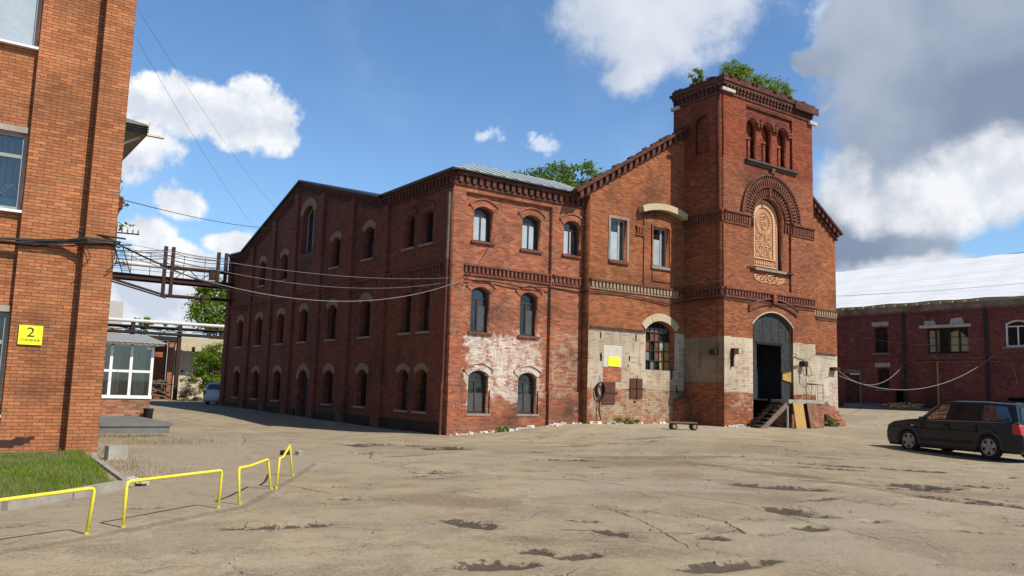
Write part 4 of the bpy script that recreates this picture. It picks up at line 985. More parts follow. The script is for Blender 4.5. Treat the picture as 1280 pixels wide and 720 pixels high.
# gate: boarded arch with open dark doorway
gt = holed('gate', [(14.02, 1.66), (14.46, 1.66), (14.46, 4.10), (16.22, 4.10), (16.22, 1.66), (16.88, 1.66), (16.88, 4.94)] + arc_pts(14.02, 16.88, 5.55, .61, 14)[::-1][1:-1] + [(14.02, 4.94)], [], FR(TY + .16), .06, m_board, fac)
m = MB()
for x in (14.25, 14.9, 15.5, 16.05, 16.55): m.box(x-.006, x+.006, TY+.152, TY+.16, 4.12, 5.2)
m.box(14.4, 16.3, TY+.13, TY+.158, 4.1, 4.2); m.build('board_joint', m_dark, gt)
m = MB(); m.prism([(16.24, 2.55), (16.86, 2.45), (16.86, 3.0), (16.24, 2.9)], FR(TY+.10), 0, .05); m.build('loose_board', m_ply, gt)
m = MB(); m.strip(arc_pts(14.0, 16.9, 5.57, .62, 14), arc_pts(14.0, 16.9, 5.57, .62, 14, .055), tF, -.02, .1); m.build('arch_trim', m_cream, gt)
m = MB(); c_ = arc_pts(13.7, 17.2, 5.98, .42, 16)
for (a, b) in zip(c_[:-1], c_[1:]):
    for f in (.25, .75):
        u, v = a[0]+(b[0]-a[0])*f, a[1]+(b[1]-a[1])*f; m.prism([(u-.055, v-.06), (u+.055, v-.06), (u+.055, v+.17), (u-.055, v+.17)], tF, -.08, .02)
m.strip([(u, v+.172) for u, v in c_], [(u, v+.235) for u, v in c_], tF, -.12, .02); m.build('door_hood', m_trim, gt)
# room behind the doorway
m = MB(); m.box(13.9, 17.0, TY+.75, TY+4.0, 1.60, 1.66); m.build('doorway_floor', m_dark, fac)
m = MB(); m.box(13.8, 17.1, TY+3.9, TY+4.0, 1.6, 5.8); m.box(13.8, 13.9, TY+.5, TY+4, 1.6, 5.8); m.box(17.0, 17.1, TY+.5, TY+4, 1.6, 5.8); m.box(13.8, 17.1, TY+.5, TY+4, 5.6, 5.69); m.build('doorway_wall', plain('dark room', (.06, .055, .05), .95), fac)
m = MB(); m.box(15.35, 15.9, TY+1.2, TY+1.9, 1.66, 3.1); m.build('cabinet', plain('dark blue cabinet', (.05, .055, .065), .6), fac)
# masonry loading dock, part of the building
m = MB(); m.box(15.25, 17.75, -3.72, TY-.004, 1.50, 1.67); m.build('landing', m_conc, fac)
m = MB(); m.box(17.0, 17.9, -3.66, TY-.004, -.3, 1.49); m.box(15.3, 17.0, TY-.5, TY-.004, -.3, 1.49); m.build('dock_wall', m_heap, fac)
m = MB(); m.tube([(15.3, -3.6, .2), (15.3, -3.6, 1.5)], .05, 8); m.tube([(16.1, -3.5, .2), (16.1, -3.5, 1.5)], .04, 8); m.build('dock_post', plain('galvanised pipe', (.36, .35, .33), .5, .2, metal=.3), fac)
st = MB()
for k in range(7):
    f = k/6.5; x = 15.25 - 1.7*f; z = 1.55 - 1.13*f
    st.box(x-.30, x, -3.56, -2.86, z-.05, z)
sto = st.build('stair', m_wooddark, fac)
m = MB(); m.bar((15.35, -3.62, 1.52), (13.45, -3.62, .30), .06, .20); m.bar((15.3, -2.84, 1.45), (13.5, -2.84, .28), .06, .18); m.build('stringer', m_wood, sto)
m = MB()
for x in (16.6, 17.0, 17.45, 17.85): m.tube([(x, -3.66+.0, 1.66), (x, -3.66, 2.42)], .012, 5)
m.tube([(16.6, -3.66, 2.42), (17.85, -3.66, 2.36)], .014, 5); m.tube([(17.85, -3.66, 2.36), (17.85, -2.8, 2.4)], .014, 5); m.build('railing', m_rustdark, fac)
m = MB(); m.obox((16.6, TY-.45, 3.55), (1.5, .10, .06), Matrix.Rotation(.08, 3, 'Y') @ Matrix.Rotation(.25, 3, 'Z')); m.tube([(17.4, TY-.1, 3.45), (17.75, TY-.3, 3.2), (18.2, TY-.05, 2.8)], .012, 5); m.tube([(17.2, TY-.2, 3.3), (18.1, TY-.05, 1.9)], .01, 5); m.build('door_bracket', m_wood, fac)
m = MB(); m.box(17.35, 17.60, TY-.30, TY, 3.20, 3.45); m.box(17.42, 17.5, TY-.32, TY-.28, 2.8, 3.3); m.build('wall_box', m_rustdark, fac)
m = MB(); m.box(12.52, 12.82, TY-.2, TY, 3.55, 3.8); m.box(12.52, 12.58, TY-.14, TY-.0, 3.0, 3.55); m.build('wall_box', m_rustdark, fac)
m = MB(); m.box(11.9, 12.096, -2.45, -2.1, 3.5, 3.74); m.build('wall_box', m_rustdark, fac)
# low buttress in the inner corner
m = MB(); m.box(11.40, 12.09, -.86, GY-.004, -.3, 1.45); m.prism([(11.40, 1.45), (12.09, 1.45), (12.09, 1.60), (11.46, 1.54)], FR(-.84), 0, .35); m.build('buttress', m_tower, fac)
# right bay below: bricked doorway and grey meter box
m = MB(); m.prism([(19.2, 1.2), (20.2, 1.2), (20.2, 2.95), (19.2, 2.95)], gF, -.02, .01); m.build('brick_infill', m_ruinb, fac)
m = MB(); m.prism([(19.0, 2.96), (21.6, 2.96), (21.6, 3.06), (19.0, 3.06)], gF, -.12, .01); m.build('lintel_beam', m_wooddark, fac)
m = MB(); m.box(19.0, 19.5, GY-.16, GY-.02, 1.25, 1.95); m.build('meter_box', plain('grey enamel', (.42, .44, .46), .5, .15), fac)
m = MB(); m.box(23.2, 23.7, GY-.30, GY, 3.25, 3.42); m.build('lamp_bracket', m_rustdark, fac)

# ================================================================== things leaning on or lying by the tower
def leaning(name, label, cat, x0, x1, zb, zt, yb, yt, mat):
    m = MB(); t_ = .04
    m.hexa([(x0, yb, zb), (x1, yb, zb), (x1, yb+t_, zb), (x0, yb+t_, zb)], [(x0+.04, yt, zt), (x1+.03, yt, zt-.03), (x1+.03, yt+t_, zt-.03), (x0+.04, yt+t_, zt)])
    return tag(m.build(name, mat), label, cat)
leaning('leaning_board', 'yellowed board leaning against the loading dock beside the wooden steps', 'board', 15.42, 16.15, gz(15.7, -3.95)+.0, 1.55, -3.98, -3.78, m_ply)
leaning('leaning_board', 'rust brown board leaning against the loading dock next to its brick end', 'board', 16.42, 17.12, gz(16.7, -3.95)+.0, 1.55, -4.0, -3.78, m_plybrown)
# ruined brick stub with an arched hole, right of the dock
rb = thing('brick_ruin', 'crumbling brick stub with arched hole and rubble slope right of the dock', 'ruin', (19.6, -2.4, gz(19.6, -2.4)))
o = holed('wall', [(-1.1, -.3), (-.55, -.3), (-.5, .25), (-.25, .52), (.05, .6), (.35, .45), (.5, -.3), (1.7, -.3), (1.45, .3), (1.0, .62), (.7, .95), (.3, 1.0), (-.2, 1.05), (-.7, 1.12), (-1.1, 1.2)], [], FR(-.25), 1.2, m_heap, rb)
m = MB(); rq = random.Random(21)
for k in range(60):
    x = rq.uniform(-1.1, 1.9); zt = 1.1 - max(0, x)*.42
    m.obox((x, rq.uniform(-.2, .9), max(.02, zt + rq.uniform(-.12, .08))), (rq.uniform(.12, .3), rq.uniform(.1, .2), rq.uniform(.06, .14)), Matrix.Rotation(rq.uniform(0, 3), 3, 'Z') @ Matrix.Rotation(rq.uniform(-.5, .5), 3, 'X'))
m.build('rubble', m_conc, rb)
m = MB(); m.hexa([(20.05-.5, -2.95, gz(19.7, -2.9)), (20.05-.25, -3.0, gz(19.7, -2.9)), (20.05-.25, -2.9, gz(19.7, -2.9)), (20.05-.5, -2.85, gz(19.7, -2.9))], [(19.3, -2.75, 1.05), (19.5, -2.8, 1.0), (19.5, -2.7, 1.0), (19.3, -2.65, 1.05)])
tag(m.build('dark_plank', m_wooddark), 'short dark plank propped in front of the arched hole of the brick stub', 'plank')

# low trolley (plank on two drums) lying in the yard
tz_ = gz(7.9, -4.2)
tr = thing('low_trolley', 'low plank resting on two small wheels near the tower foot', 'trolley', (7.95, -4.3, tz_), R(-28))
m = MB(); m.box(-.62, .50, -.16, .16, .25, .30); m.build('plank', m_wood, tr)
for x in (-.40, .40):
    m = MB(); m.tube([(x, -.15, .125), (x, .15, .125)], .125, 14); m.build('wheel', m_cable, tr)
    m = MB(); m.tube([(x, -.165, .125), (x, -.152, .125)], .07, 12); m.build('hub', m_ply, tr)
# coil of cable hanging on the hall wall
m = MB()
for k in range(5): m.tube([(7.05-.02+ (.27-.015*k)*math.cos(a), GY-.08-.02*k, 1.78 + (.36-.02*k)*math.sin(a)+.02*k) for a in [i*2*math.pi/24 for i in range(25)]], .018, 5, False)
m.tube([(7.05, GY-.06, 2.14), (7.05, GY-.04, 2.45)], .012, 5); m.tube([(7.0, GY-.1, 1.45), (6.95, GY-.12, 1.0), (7.05, GY-.14, .62)], .03, 5)
tag(m.build('cable_coil', m_cable), 'coil of old black cable hanging on the wall left of the rusty shutter', 'cable coil')
# yellow wall notice
ns = thing('wall_notice', 'small blank looking yellow notice on the cream wall above the rusty shutters', 'sign', (7.84, GY-.03, 3.04))
m = MB(); m.box(-.33, .33, -.012, .012, -.20, .20); m.build('plate', m_signy, ns)
m = MB()
for k, (a, b) in enumerate([(-.24, .20), (-.20, .22), (-.26, .16), (-.22, .24), (-.12, .12)]): m.box(a, b, -.0145, -.0122, .11-k*.06, .125-k*.06)
m.build('faint_print', plain('faded print', (.62, .64, .05), .6, .1, bump=0), ns)

# ================================================================== text
def text_mesh(name, s, size, mat, parent, loc, rot, extrude=.003, align='CENTER', sx=1.0):
    cu = bpy.data.curves.new('t', 'FONT'); cu.body = s; cu.size = size; cu.extrude = extrude; cu.align_x = align; cu.align_y = 'CENTER'
    o = bpy.data.objects.new('t', cu); col.objects.link(o)
    me = bpy.data.meshes.new_from_object(o.evaluated_get(bpy.context.evaluated_depsgraph_get()))
    bpy.data.objects.remove(o); bpy.data.curves.remove(cu)
    me.transform(Matrix.Translation(Vector(loc)) @ rot.to_4x4() @ Matrix.Diagonal((sx, 1, 1, 1)))
    return mesh_obj(name, me, mat, parent)
RXZ = Matrix.Rotation(math.pi/2, 3, 'X')

# ================================================================== OFFICE BUILDING on the left
off = thing('brick_office_building', 'tall orange brick building with pilasters and grey framed windows at left edge', 'building', (-12.6, -5.5, 0))
OF = lambda n, m, mat: m.build(n, mat, off)
off.location = (0, 0, 0)
LY = -5.53
lF = FR(LY + .28)       # wall plane
bF = FR(LY + .28 + .16) # bay plane
m = MB(); m.box(-13.24, -12.6, LY, 14, -.5, 13.2); OF('pilaster', m, m_left)
m = MB(); m.prism([(-14.52, -.5), (-13.24, -.5), (-13.24, 13.2), (-14.52, 13.2)], lF, 0, .5); OF('wall', m, m_left)
bays = [(-16.6, -14.52, .85, 3.12), (-16.6, -14.52, 5.42, 7.22), (-16.6, -14.52, 9.27, 11.2)]
holed('wall', [(-20.5, -.5), (-14.52, -.5), (-14.52, 13.2), (-20.5, 13.2)], [[(a+.02, c), (b-.02, c), (b-.02, d_), (a+.02, d_)] for a, b, c, d_ in bays], bF, .4, m_left, off)
m = MB(); m.box(-40, -20.5, LY+.28, LY+.8, -.5, 13.2); m.box(-40, -13.24, LY+1.0, 14, -.5, 13.1); OF('wall', m, m_left)
for i, (a, b, c, d_) in enumerate(bays):
    fr = MB(); y0, y1 = LY+.52, LY+.60
    a2, b2 = a+.02, b-.02
    for q in [(a2, b2, c+.002, c+.09), (a2, b2, d_-.09, d_-.002), (a2, a2+.08, c+.09, d_-.09), (b2-.09, b2-.002, c+.09, d_-.09)]: fr.box(q[0], q[1], y0, y1, q[2], q[3])
    if i == 1: fr.box(a2+.08, b2-.09, y0+.01, y1-.01, c+1.22, c+1.30); fr.box(-15.5, -15.42, y0+.012, y1-.012, c+.09, d_-.09)
    if i == 0: fr.box(a2+.08, b2-.09, y0+.01, y1-.01, c+1.55, c+1.64); fr.box(-14.95, -14.86, y0+.012, y1-.012, c+.09, d_-.09)
    wo = fr.build('window', m_greyframe, off)
    m = MB(); m.box(a2+.02, b2-.02, y0+.04, y0+.05, c+.02, d_-.02); m.build('pane', m_panesheet if i == 2 else (m_glass if i == 0 else m_clear), wo)  # top pane: the grey sky reflection is put into an opaque colour
    m = MB(); m.box(a2-.02, b2+.015, LY+.30, y0-.003, c-.06, c-.003); m.build('sill', m_whiteframe, wo)
    m = MB(); m.box(a2-.1, b2, LY+.40, LY+.436, d_+.002, d_+.14); m.build('lintel', m_conc, wo)
    if i:
        m = MB(); m.box(-18, -14.5, LY+1.05-.02, LY+1.07-.06, c-.2, d_+.3); OF('room_back', m, plain('room wall', (.42, .45, .44), .9, .1, bump=0))
        m = MB(); m.box(-18, -14.5, LY+.7, LY+1.0, c-.3, c-.2);
        if i == 1:
            m = MB()
            for k in range(14): m.box(-16.3+k*.13, -16.3+k*.13+.10, LY+.70, LY+.715, c+.45, d_-.1)
            m.build('vertical_blind', plain('blue grey blind', (.22, .25, .30), .9, .1, bump=0), wo)
            m = MB(); m.box(-14.98, -14.62, LY+.66, LY+.76, c+.04, c+.30); m.build('window_box', plain('turquoise box', (.05, .45, .55), .6, .2, 9, (.6, .7, .7), .3), wo)
            m = MB()
            for k in range(10): m.obox((-14.75-.25*random.random(), LY+.69, c+.36+.28*random.random()), (.09, .02, .05), Matrix.Rotation(random.uniform(-1, 1), 3, 'Y'))
            m.build('paper_cutout', m_white, wo)
# broken brick patch near the foot and cable groove
m = MB(); m.prism([(-15.4, .30), (-15.1, .33), (-14.95, .29), (-14.75, .32), (-14.6, .27), (-14.45, .31), (-14.3, .29), (-14.2, .37), (-14.0, .36), (-13.86, .39), (-13.83, .33), (-13.92, .30), (-13.93, .24), (-14.03, .23), (-14.05, .18), (-14.2, .19), (-14.25, .13), (-14.5, .14), (-14.55, .10), (-14.8, .12), (-15.4, .08)], lF, -.004, .05); OF('wall_breakout', m, plain('dark break', (.05, .028, .02), .95))
# side canopy with corrugated sheets, seen past the corner
m = MB(); y_ = -1.0
m.hexa([(-12.6, .0, 9.30), (-11.05, .0, 9.12), (-11.05, 13, 9.12), (-12.6, 13, 9.30)], [(-12.6, .0, 9.66), (-11.05, .0, 9.46), (-11.05, 13, 9.46), (-12.6, 13, 9.66)])
cn = OF('side_canopy', m, plain('grey brown sheet', (.21, .195, .17), .6, .25))
m = MB()
for k in range(4): m.box(-12.55, -11.03, -.05, -.0, 9.14+k*.075, 9.17+k*.075)
m.build('sheet_rib', m_dark, cn)
m = MB(); m.bar((-12.55, .5, 8.3), (-11.2, .3, 9.1), .06); m.bar((-12.55, 6, 8.3), (-11.2, 6, 9.1), .06); m.box(-11.1, -10.6, -.25, -.1, 9.06, 9.12); m.box(-11.05, -10.98, -.16, -.1, 9.1, 9.5); m.build('bracket', m_pipepale, cn)
m = MB(); m.tube([(-12.45, -3.3, 6.4), (-12.45, -3.3, 0)], .06, 8); m.box(-12.58, -12.15, -3.45, -3.15, 6.1, 6.42); m.prism([(-12.55, 5.6), (-12.35, 5.6), (-12.18, 6.1), (-12.58, 6.1)], FR(-3.42), 0, .24); OF('downpipe', m, m_rust)
# number sign on the wall
sg = thing('building_number_sign', 'yellow plate with black 2 and small lettering on the orange brick wall', 'sign', (-14.12, LY+.25, 2.62), 0)
m = MB(); m.box(-.235, .235, -.012, .012, -.215, .215); m.build('plate', m_signy, sg)
text_mesh('number', '2', .30, m_signtxt, sg, (0, -.016, .055), RXZ, sx=1.15)
text_mesh('lettering', 'СТРОЕНИЕ', .068, m_signtxt, sg, (0, -.016, -.115), RXZ, sx=1.05)

# grass plot with kerb and soil in front
plot = [(-26, -14.1), (-15.1, -14.28), (-13.45, -12.55), (-13.05, -7.3), (-12.9, -5.56), (-26, -5.56)]
m = MB(); m.prism([(u, v) for u, v in plot], lambda u, v, w: (u, v, w), -.2, .07); 
tag(m.build('soil_bed', m_soil), kind='structure')['label'] = 'bare soil of the grass plot'
m = MB()
kp = [(-26, -14.2), (-15.1, -14.36), (-13.36, -12.50)]
for a, b in zip(kp[:-1], kp[1:]):
    n = max(1, int(math.dist(a, b)/1.0))
    for i in range(n):
        p = Vector((*a, 0)).lerp(Vector((*b, 0)), (i+.01)/n); q = Vector((*a, 0)).lerp(Vector((*b, 0)), (i+.985)/n); m.bar((p.x, p.y, .03), (q.x, q.y, .03 + .01*math.sin(i*3)), .15, .22)
m.bar((-13.2, -12.2, .0), (-12.95, -7.4, .0), .10, .16); m.bar((-12.95, -7.3, .0), (-12.75, -6.2, .0), .10, .16)
tag(m.build('kerb', m_conc), 'worn pale kerb stones edging the grass plot', 'kerb', kind='structure')
def inside(x, y, poly):
    c = False; j = len(poly)-1
    for i in range(len(poly)):
        if (poly[i][1] > y) != (poly[j][1] > y) and x < (poly[j][0]-poly[i][0])*(y-poly[i][1])/(poly[j][1]-poly[i][1])+poly[i][0]: c = not c
        j = i
    return c
def blades(name, pts, h0, h1, w, mat, seed=1):
    rg = random.Random(seed); V = []; F = []
    for (x, y, z) in pts:
        h = rg.uniform(h0, h1); a = rg.uniform(0, 6.283); lx, ly = rg.gauss(0, .35)*h, rg.gauss(0, .35)*h
        dx, dy = math.cos(a)*w, math.sin(a)*w; k = len(V)
        V += [(x-dx, y-dy, z), (x+dx, y+dy, z), (x+lx*.4+dx*.7, y+ly*.4+dy*.7, z+h*.6), (x+lx*.4-dx*.7, y+ly*.4-dy*.7, z+h*.6), (x+lx, y+ly, z+h)]
        F += [(k, k+1, k+2, k+3), (k+3, k+2, k+4)]
    me = bpy.data.meshes.new(name); me.from_pydata(V, [], F); return mesh_obj(name, me, mat)
rg = random.Random(4); pts = []
while len(pts) < 26000:
    x, y = rg.uniform(-17.5, -12.9), rg.uniform(-14.2, -5.6)
    if not inside(x, y, plot): continue
    dn = mnoise.noise(Vector((x*1.1, y*1.1, 0)))*.5+.5
    if rg.random() > .02 + max(0, dn-.24)*1.8 - (.25 if y > -7.8 and x < -13.4 else 0): continue
    pts.append((x, y, .06))
pts = [(x, y, z - .05*(1-(mnoise.noise(Vector((x*2.3, y*2.3, 4)))*.5+.5))) for x, y, z in pts]
tag(blades('grass', pts, .035, .15, .005, m_grass), 'bright green grass in the plot before the orange brick building', 'grass', kind='stuff')
pts = [(rg.gauss(-12.7, .35), rg.uniform(-11.8, -4.6), 0) for _ in range(900)] + [(rg.uniform(-12.3, -9.8), rg.gauss(.2, .35), 0) for _ in range(1000)] + [(rg.uniform(-12.4, -9), rg.gauss(-2.2, .8), 0) for _ in range(600)]
tag(blades('dry_weeds', pts, .03, .12, .006, leaf_mat('dry weeds', (.14, .13, .035), (.24, .20, .06), .3), 6), 'sparse dry weeds in the cracked pavement before the porch', 'weeds', kind='stuff')

# ================================================================== porch and its slab
po_ = thing('glazed_porch', 'small porch with white framed windows, brick base and corrugated grey roof', 'porch', (0, 0, 0))
m = MB(); m.box(-12.55, -8.9, 6.70, 9.8, .30, 1.0); m.build('base_wall', brick_mat('porch brick', (.42, .17, .08), (.30, .11, .06), (.30, .24, .18), soot=.3, lime=.5, rnd=.8), po_)
m = MB(); px_ = [-12.5, -11.7, -11.02, -10.34, -9.66, -8.93]
for x in px_: m.box(x-.05, x+.05, 6.70, 6.78, 1.12, 2.98)
m.box(-12.55, -8.86, 6.66, 6.79, 1.0, 1.12); m.box(-12.55, -8.88, 6.705, 6.775, 1.96, 2.05); m.box(-12.55, -8.88, 6.70, 6.78, 2.94, 3.02)
for y in (8.2, 9.75): m.box(-8.98, -8.90, y-.05, y+.05, 1.12, 2.98)
m.box(-8.99, -8.88, 6.8, 9.8, 1.0, 1.12); m.box(-8.98, -8.90, 6.8, 9.8, 1.96, 2.05); m.box(-8.98, -8.90, 6.8, 9.8, 2.94, 3.02)
wf = m.build('window_frame', m_whiteframe, po_)
m = MB(); m.box(-12.5, -8.95, 6.735, 6.745, 1.12, 2.94); m.box(-8.945, -8.935, 6.8, 9.7, 1.12, 2.94); m.build('pane', m_clear, wf)
m = MB(); nn_ = 40
for k in range(nn_):
    x0 = -12.55 + (4.0)*k/nn_; x1 = x0 + 4.0/nn_; zb = .02*(k % 2)
    m.hexa([(x0, 6.25, 3.04+zb), (x1, 6.25, 3.06-zb), (x1, 9.8, 3.50-zb), (x0, 9.8, 3.48+zb)], [(x0, 6.25, 3.075+zb), (x1, 6.25, 3.095-zb), (x1, 9.8, 3.535-zb), (x0, 9.8, 3.515+zb)])
m.build('roof', plain('corrugated grey', (.34, .35, .36), .55, .1, 1, (.25, .25, .25), .2, metal=.2), po_)
m = MB(); m.box(-12.5, -8.62, 6.3, 9.7, 2.99, 3.035); m.build('soffit', m_pipepale, po_)
m = MB()
for x, w in ((-10.2, .5), (-9.25, .35)):
    for k in range(4): m.box(x-w/2+k*w/4, x-w/2+k*w/4+w/5, 7.0, 7.03, 1.15, 2.9)
m.build('curtain', plain('grey curtain', (.55, .56, .50), .9, .3), po_)
m = MB(); m.box(-12.55, -9.0, 9.70, 9.78, 1.0, 2.95); m.build('back_wall', plain('porch back wall', (.52, .46, .38), .9, .3), po_)
ps = thing('pallet_stack', 'stack of wooden pallets behind the porch glass', 'pallets', (-9.75, 8.2, 1.0))
for k in range(7):
    m = MB()
    for q in range(5): m.box(-.42+q*.18, -.30+q*.18, -.4, .4, .15*k+.1, .15*k+.125)
    for q in (-.38, 0, .38): m.box(-.42, .42, q-.04, q+.04, .15*k, .15*k+.098)
    m.build('pallet', m_ply, ps)
m = MB(); m.box(-12.55, -9.36, 1.5, 6.69, -.3, .34); m.box(-12.55, -9.28, 1.46, 6.69, .25, .36)
tag(m.build('entrance_slab', m_concdark), 'dark bitumen covered concrete entrance slab in front of the porch', 'slab')
lb = thing('litter_bin', 'small black bin standing on the slab at the porch corner', 'bin', (-9.0, 6.35, .0))
m = MB(); m.tube([(0, 0, .0), (0, 0, .62)], [.14, .17], 14); m.build('bin_body', m_dark, lb); m = MB(); m.tube([(0, 0, .62), (0, 0, .66)], .185, 14); m.build('rim', m_cable, lb)
m = MB(); m.obox((-12.54, -7.4, .15), (.40, .22, .32), Matrix.Rotation(.2, 3, 'Z')); 
tag(m.build('concrete_block', m_conc), 'square grey concrete block standing at the corner of the grass plot', 'block')
m = MB(); rq = random.Random(2)
for k in range(7): m.obox((-13.2+rq.uniform(-.18, .22), -12.35+rq.uniform(-.12, .15), .08+rq.uniform(-.02, .06)), (rq.uniform(.1, .25), rq.uniform(.08, .16), rq.uniform(.05, .12)), Matrix.Rotation(rq.uniform(0, 3), 3, 'Z') @ Matrix.Rotation(rq.uniform(-.4, .4), 3, 'X'))
tag(m.build('broken_kerb', plain('pale broken stone', (.48, .45, .40), .9, .3)), 'pale broken kerb lumps at the tip of the grass plot', 'rubble')
for (x, y, s_, lab) in [(-8.72, -7.0, .22, 'small dark broken brick lying beyond the last yellow hoop, left of its twin'), (-8.42, -7.15, .17, 'small pale broken brick lying right of a darker one beyond the yellow hoops')]:
    m = MB(); m.obox((x, y, .05+gz(x, y)), (s_, .12, .12), Matrix.Rotation(.5, 3, 'Z') @ Matrix.Rotation(.2, 3, 'X')); tag(m.build('broken_brick', m_wooddark if s_ > .2 else m_conc), lab, 'brick')

# ================================================================== yellow hoop rails
def rail(pts, label):
    """pts: feet and tops as bent tube path"""
    m = MB(); r_ = .019; path = []
    P = [Vector(p) for p in pts]
    for i, p in enumerate(P):
        if 0 < i < len(P)-1:
            a, b = (P[i-1]-p).normalized(), (P[i+1]-p).normalized()
            path += [p + a*.05, p + (a+b)*.012, p + b*.05]
        else: path.append(p)
    m.tube(path, r_, 10)
    t_ = thing('hoop_rail', label, 'rail', (P[0].x, P[0].y, 0), 0, 'yellow hoop rails along the pavement edge')
    o = m.build('hoop', m_yellow, t_, smooth=True); o.location = (-P[0].x, -P[0].y, 0)
    for f in (P[0], P[-1]):
        b = MB(); b.tube([(f.x, f.y, -.03), (f.x, f.y, .06)], .028, 10); ob = b.build('foot', plain('scuffed yellow', (.55, .47, .10), .7, .3, 9, (.3, .28, .22), .5), t_); ob.location = (-P[0].x, -P[0].y, 0)
rail([(-16.9, -17.9, -.05), (-16.9, -17.9, .45), (-14.44, -16.62, .525), (-14.48, -16.59, -.05)], 'longest yellow hoop rail, cut by the left edge of the picture')
rail([(-14.06, -16.29, -.05), (-14.05, -16.28, .54), (-12.66, -15.19, .525), (-12.68, -15.20, -.05)], 'straight yellow hoop rail before the grass plot, between longest and kinked ones')
rail([(-12.31, -14.94, -.05), (-12.35, -14.93, .52), (-12.05, -14.50, .505), (-11.42, -13.46, .50), (-11.35, -13.49, -.05)], 'wide yellow hoop rail with a kinked top, third from the left')
rail([(-11.23, -13.37, -.05), (-11.20, -13.37, .50), (-10.95, -12.85, .47), (-10.40, -11.70, .59), (-10.32, -11.72, -.05)], 'narrowest bent yellow hoop rail, farthest along the row')

# ================================================================== right warehouse
RX = 36.0; rF = SD(RX)
wh = thing('brick_warehouse', 'long dark red brick warehouse with white tarpaulin roof', 'building', (0, 0, 0))
RWIN = [(3.74, 4.72, 4.9, 6.62, .12), (5.93, 6.86, 5.0, 6.62, .1), (-1.46, 1.12, 4.78, 6.38, 0), (-4.9, -3.55, 5.1, 6.69, .2), (3.70, 4.56, 2.5, 3.9, .1), (-8.4, -7.0, 5.1, 6.69, .2), (9.0, 9.9, 5.0, 6.6, .1)]
RHOLE = [(5.84, 6.87, 1.0, 3.53, 0), (2.76, 3.37, .8, 2.44, 0), (-4.6, -3.5, 1.2, 2.14, 0)]
blind = {1, 6}
holed('wall', [(-26, -1), (26, -1), (26, 7.5), (-26, 7.5)], [arch_poly(*w) for i, w in enumerate(RWIN) if i not in blind] + [arch_poly(*w) for w in RHOLE], rF, .5, m_right, wh)
for i, w in enumerate(RWIN):
    if i in blind:
        m = MB()
        for a, b, c, d_ in [(w[0], w[0]+.08, w[2], w[3]), (w[1]-.08, w[1], w[2], w[3]), (w[0], w[1], w[3]+.004, w[3]+.12)]: m.prism([(a, c), (b, c), (b, d_), (a, d_)], rF, -.04, .02)
        m.build('blind_window', m_right, wh); continue
    if i == 2:
        fr = MB()
        for y in (-1.44, -.86, -.24, .36, .60, 1.10): fr.prism([(y-.05, 4.8), (y+.05, 4.8), (y+.05, 6.36), (y-.05, 6.36)], rF, .15, .22)
        for z in (4.82, 6.34): fr.prism([(-1.45, z-.04), (1.11, z-.04), (1.11, z+.04), (-1.45, z+.04)], rF, .148, .222)
        for z in (5.3, 5.8):
            fr.prism([(-1.4, z-.012), (1.1, z-.012), (1.1, z+.012), (-1.4, z+.012)], rF, .17, .20)
        wo = fr.build('window', m_wooddark, wh)
        pn = MB(); pn.prism([(-1.45, 4.8), (1.11, 4.8), (1.11, 6.36), (-1.45, 6.36)], rF, .24, .25); pn.build('pane', m_glass, wo)
        pn = MB()
        for a, b in [(-1.38, -.92), (-.80, -.30), (.42, .56), (.66, 1.04)]: pn.prism([(a, 4.9), (b, 4.9), (b, 6.1 if a < 0 else 6.25), (a, 5.7 if a == -1.38 else 6.25)], rF, .225, .235)
        pn.build('board', plain('pale board', (.40, .33, .19), .8, .3, 2), wo)
        li = MB(); li.prism([(-1.66, 6.40), (1.53, 6.40), (1.53, 6.58), (-1.66, 6.58)], rF, -.14, .05); li.prism([(-1.25, 6.59), (-.35, 6.59), (-.45, 6.95), (-1.1, 6.98)], rF, -.02, .03); li.prism([(.5, 6.59), (1.3, 6.59), (1.2, 6.88), (.6, 6.85)], rF, -.02, .03); li.build('lintel', plain('limewashed lintel', (.50, .43, .38), .9, .4, 3), wo)
    else:
        white = i in (3, 5)
        o = window(wh, rF, *w, .18, m_whiteframe if white else m_wooddark, m_glass, arch=m_right, arch_h=.35, sill=m_sill, bars='cas', fw_=.10 if white else .06)
        if not white:
            li = MB(); li.prism([(w[0]-.1, w[3]+.06), (w[1]+.1, w[3]+.06), (w[1]+.1, w[3]+.34), (w[0]-.1, w[3]+.34)], rF, -.06, .02); li.build('lintel', plain('limewashed arch', (.45, .38, .33), .9, .4, 5), o)
m = MB(); m.prism([(5.86, 1.0), (6.85, 1.0), (6.85, 3.5), (5.86, 3.5)], rF, .12, .18); d1 = m.build('door', plain('brown door', (.085, .042, .024), .7, .3), wh)
m = MB(); m.prism([(6.72, 2.2), (6.78, 2.2), (6.78, 2.35), (6.72, 2.35)], rF, .07, .118); m.build('handle', m_sill, d1)
m = MB(); m.prism([(5.7, 3.56), (7.0, 3.56), (7.0, 3.85), (5.7, 3.85)], rF, -.05, .05); m.prism([(5.70, 1.0), (5.82, 1.0), (5.82, 3.55), (5.70, 3.55)], rF, -.03, .05); m.build('door_surround', plain('worn plaster', (.22, .15, .11), .9, .4), d1)
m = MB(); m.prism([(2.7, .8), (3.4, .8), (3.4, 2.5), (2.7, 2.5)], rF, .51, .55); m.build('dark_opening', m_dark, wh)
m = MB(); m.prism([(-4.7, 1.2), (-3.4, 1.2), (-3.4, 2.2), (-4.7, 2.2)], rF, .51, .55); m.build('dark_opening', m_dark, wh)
m = MB(); m.prism([(.38, .8), (1.30, .8), (1.30, 2.64), (.38, 2.64)], rF, -.03, .02); m.build('door', m_rust, wh)
m_drain = plain('dark drainpipe', (.035, .028, .026), .8, .3)
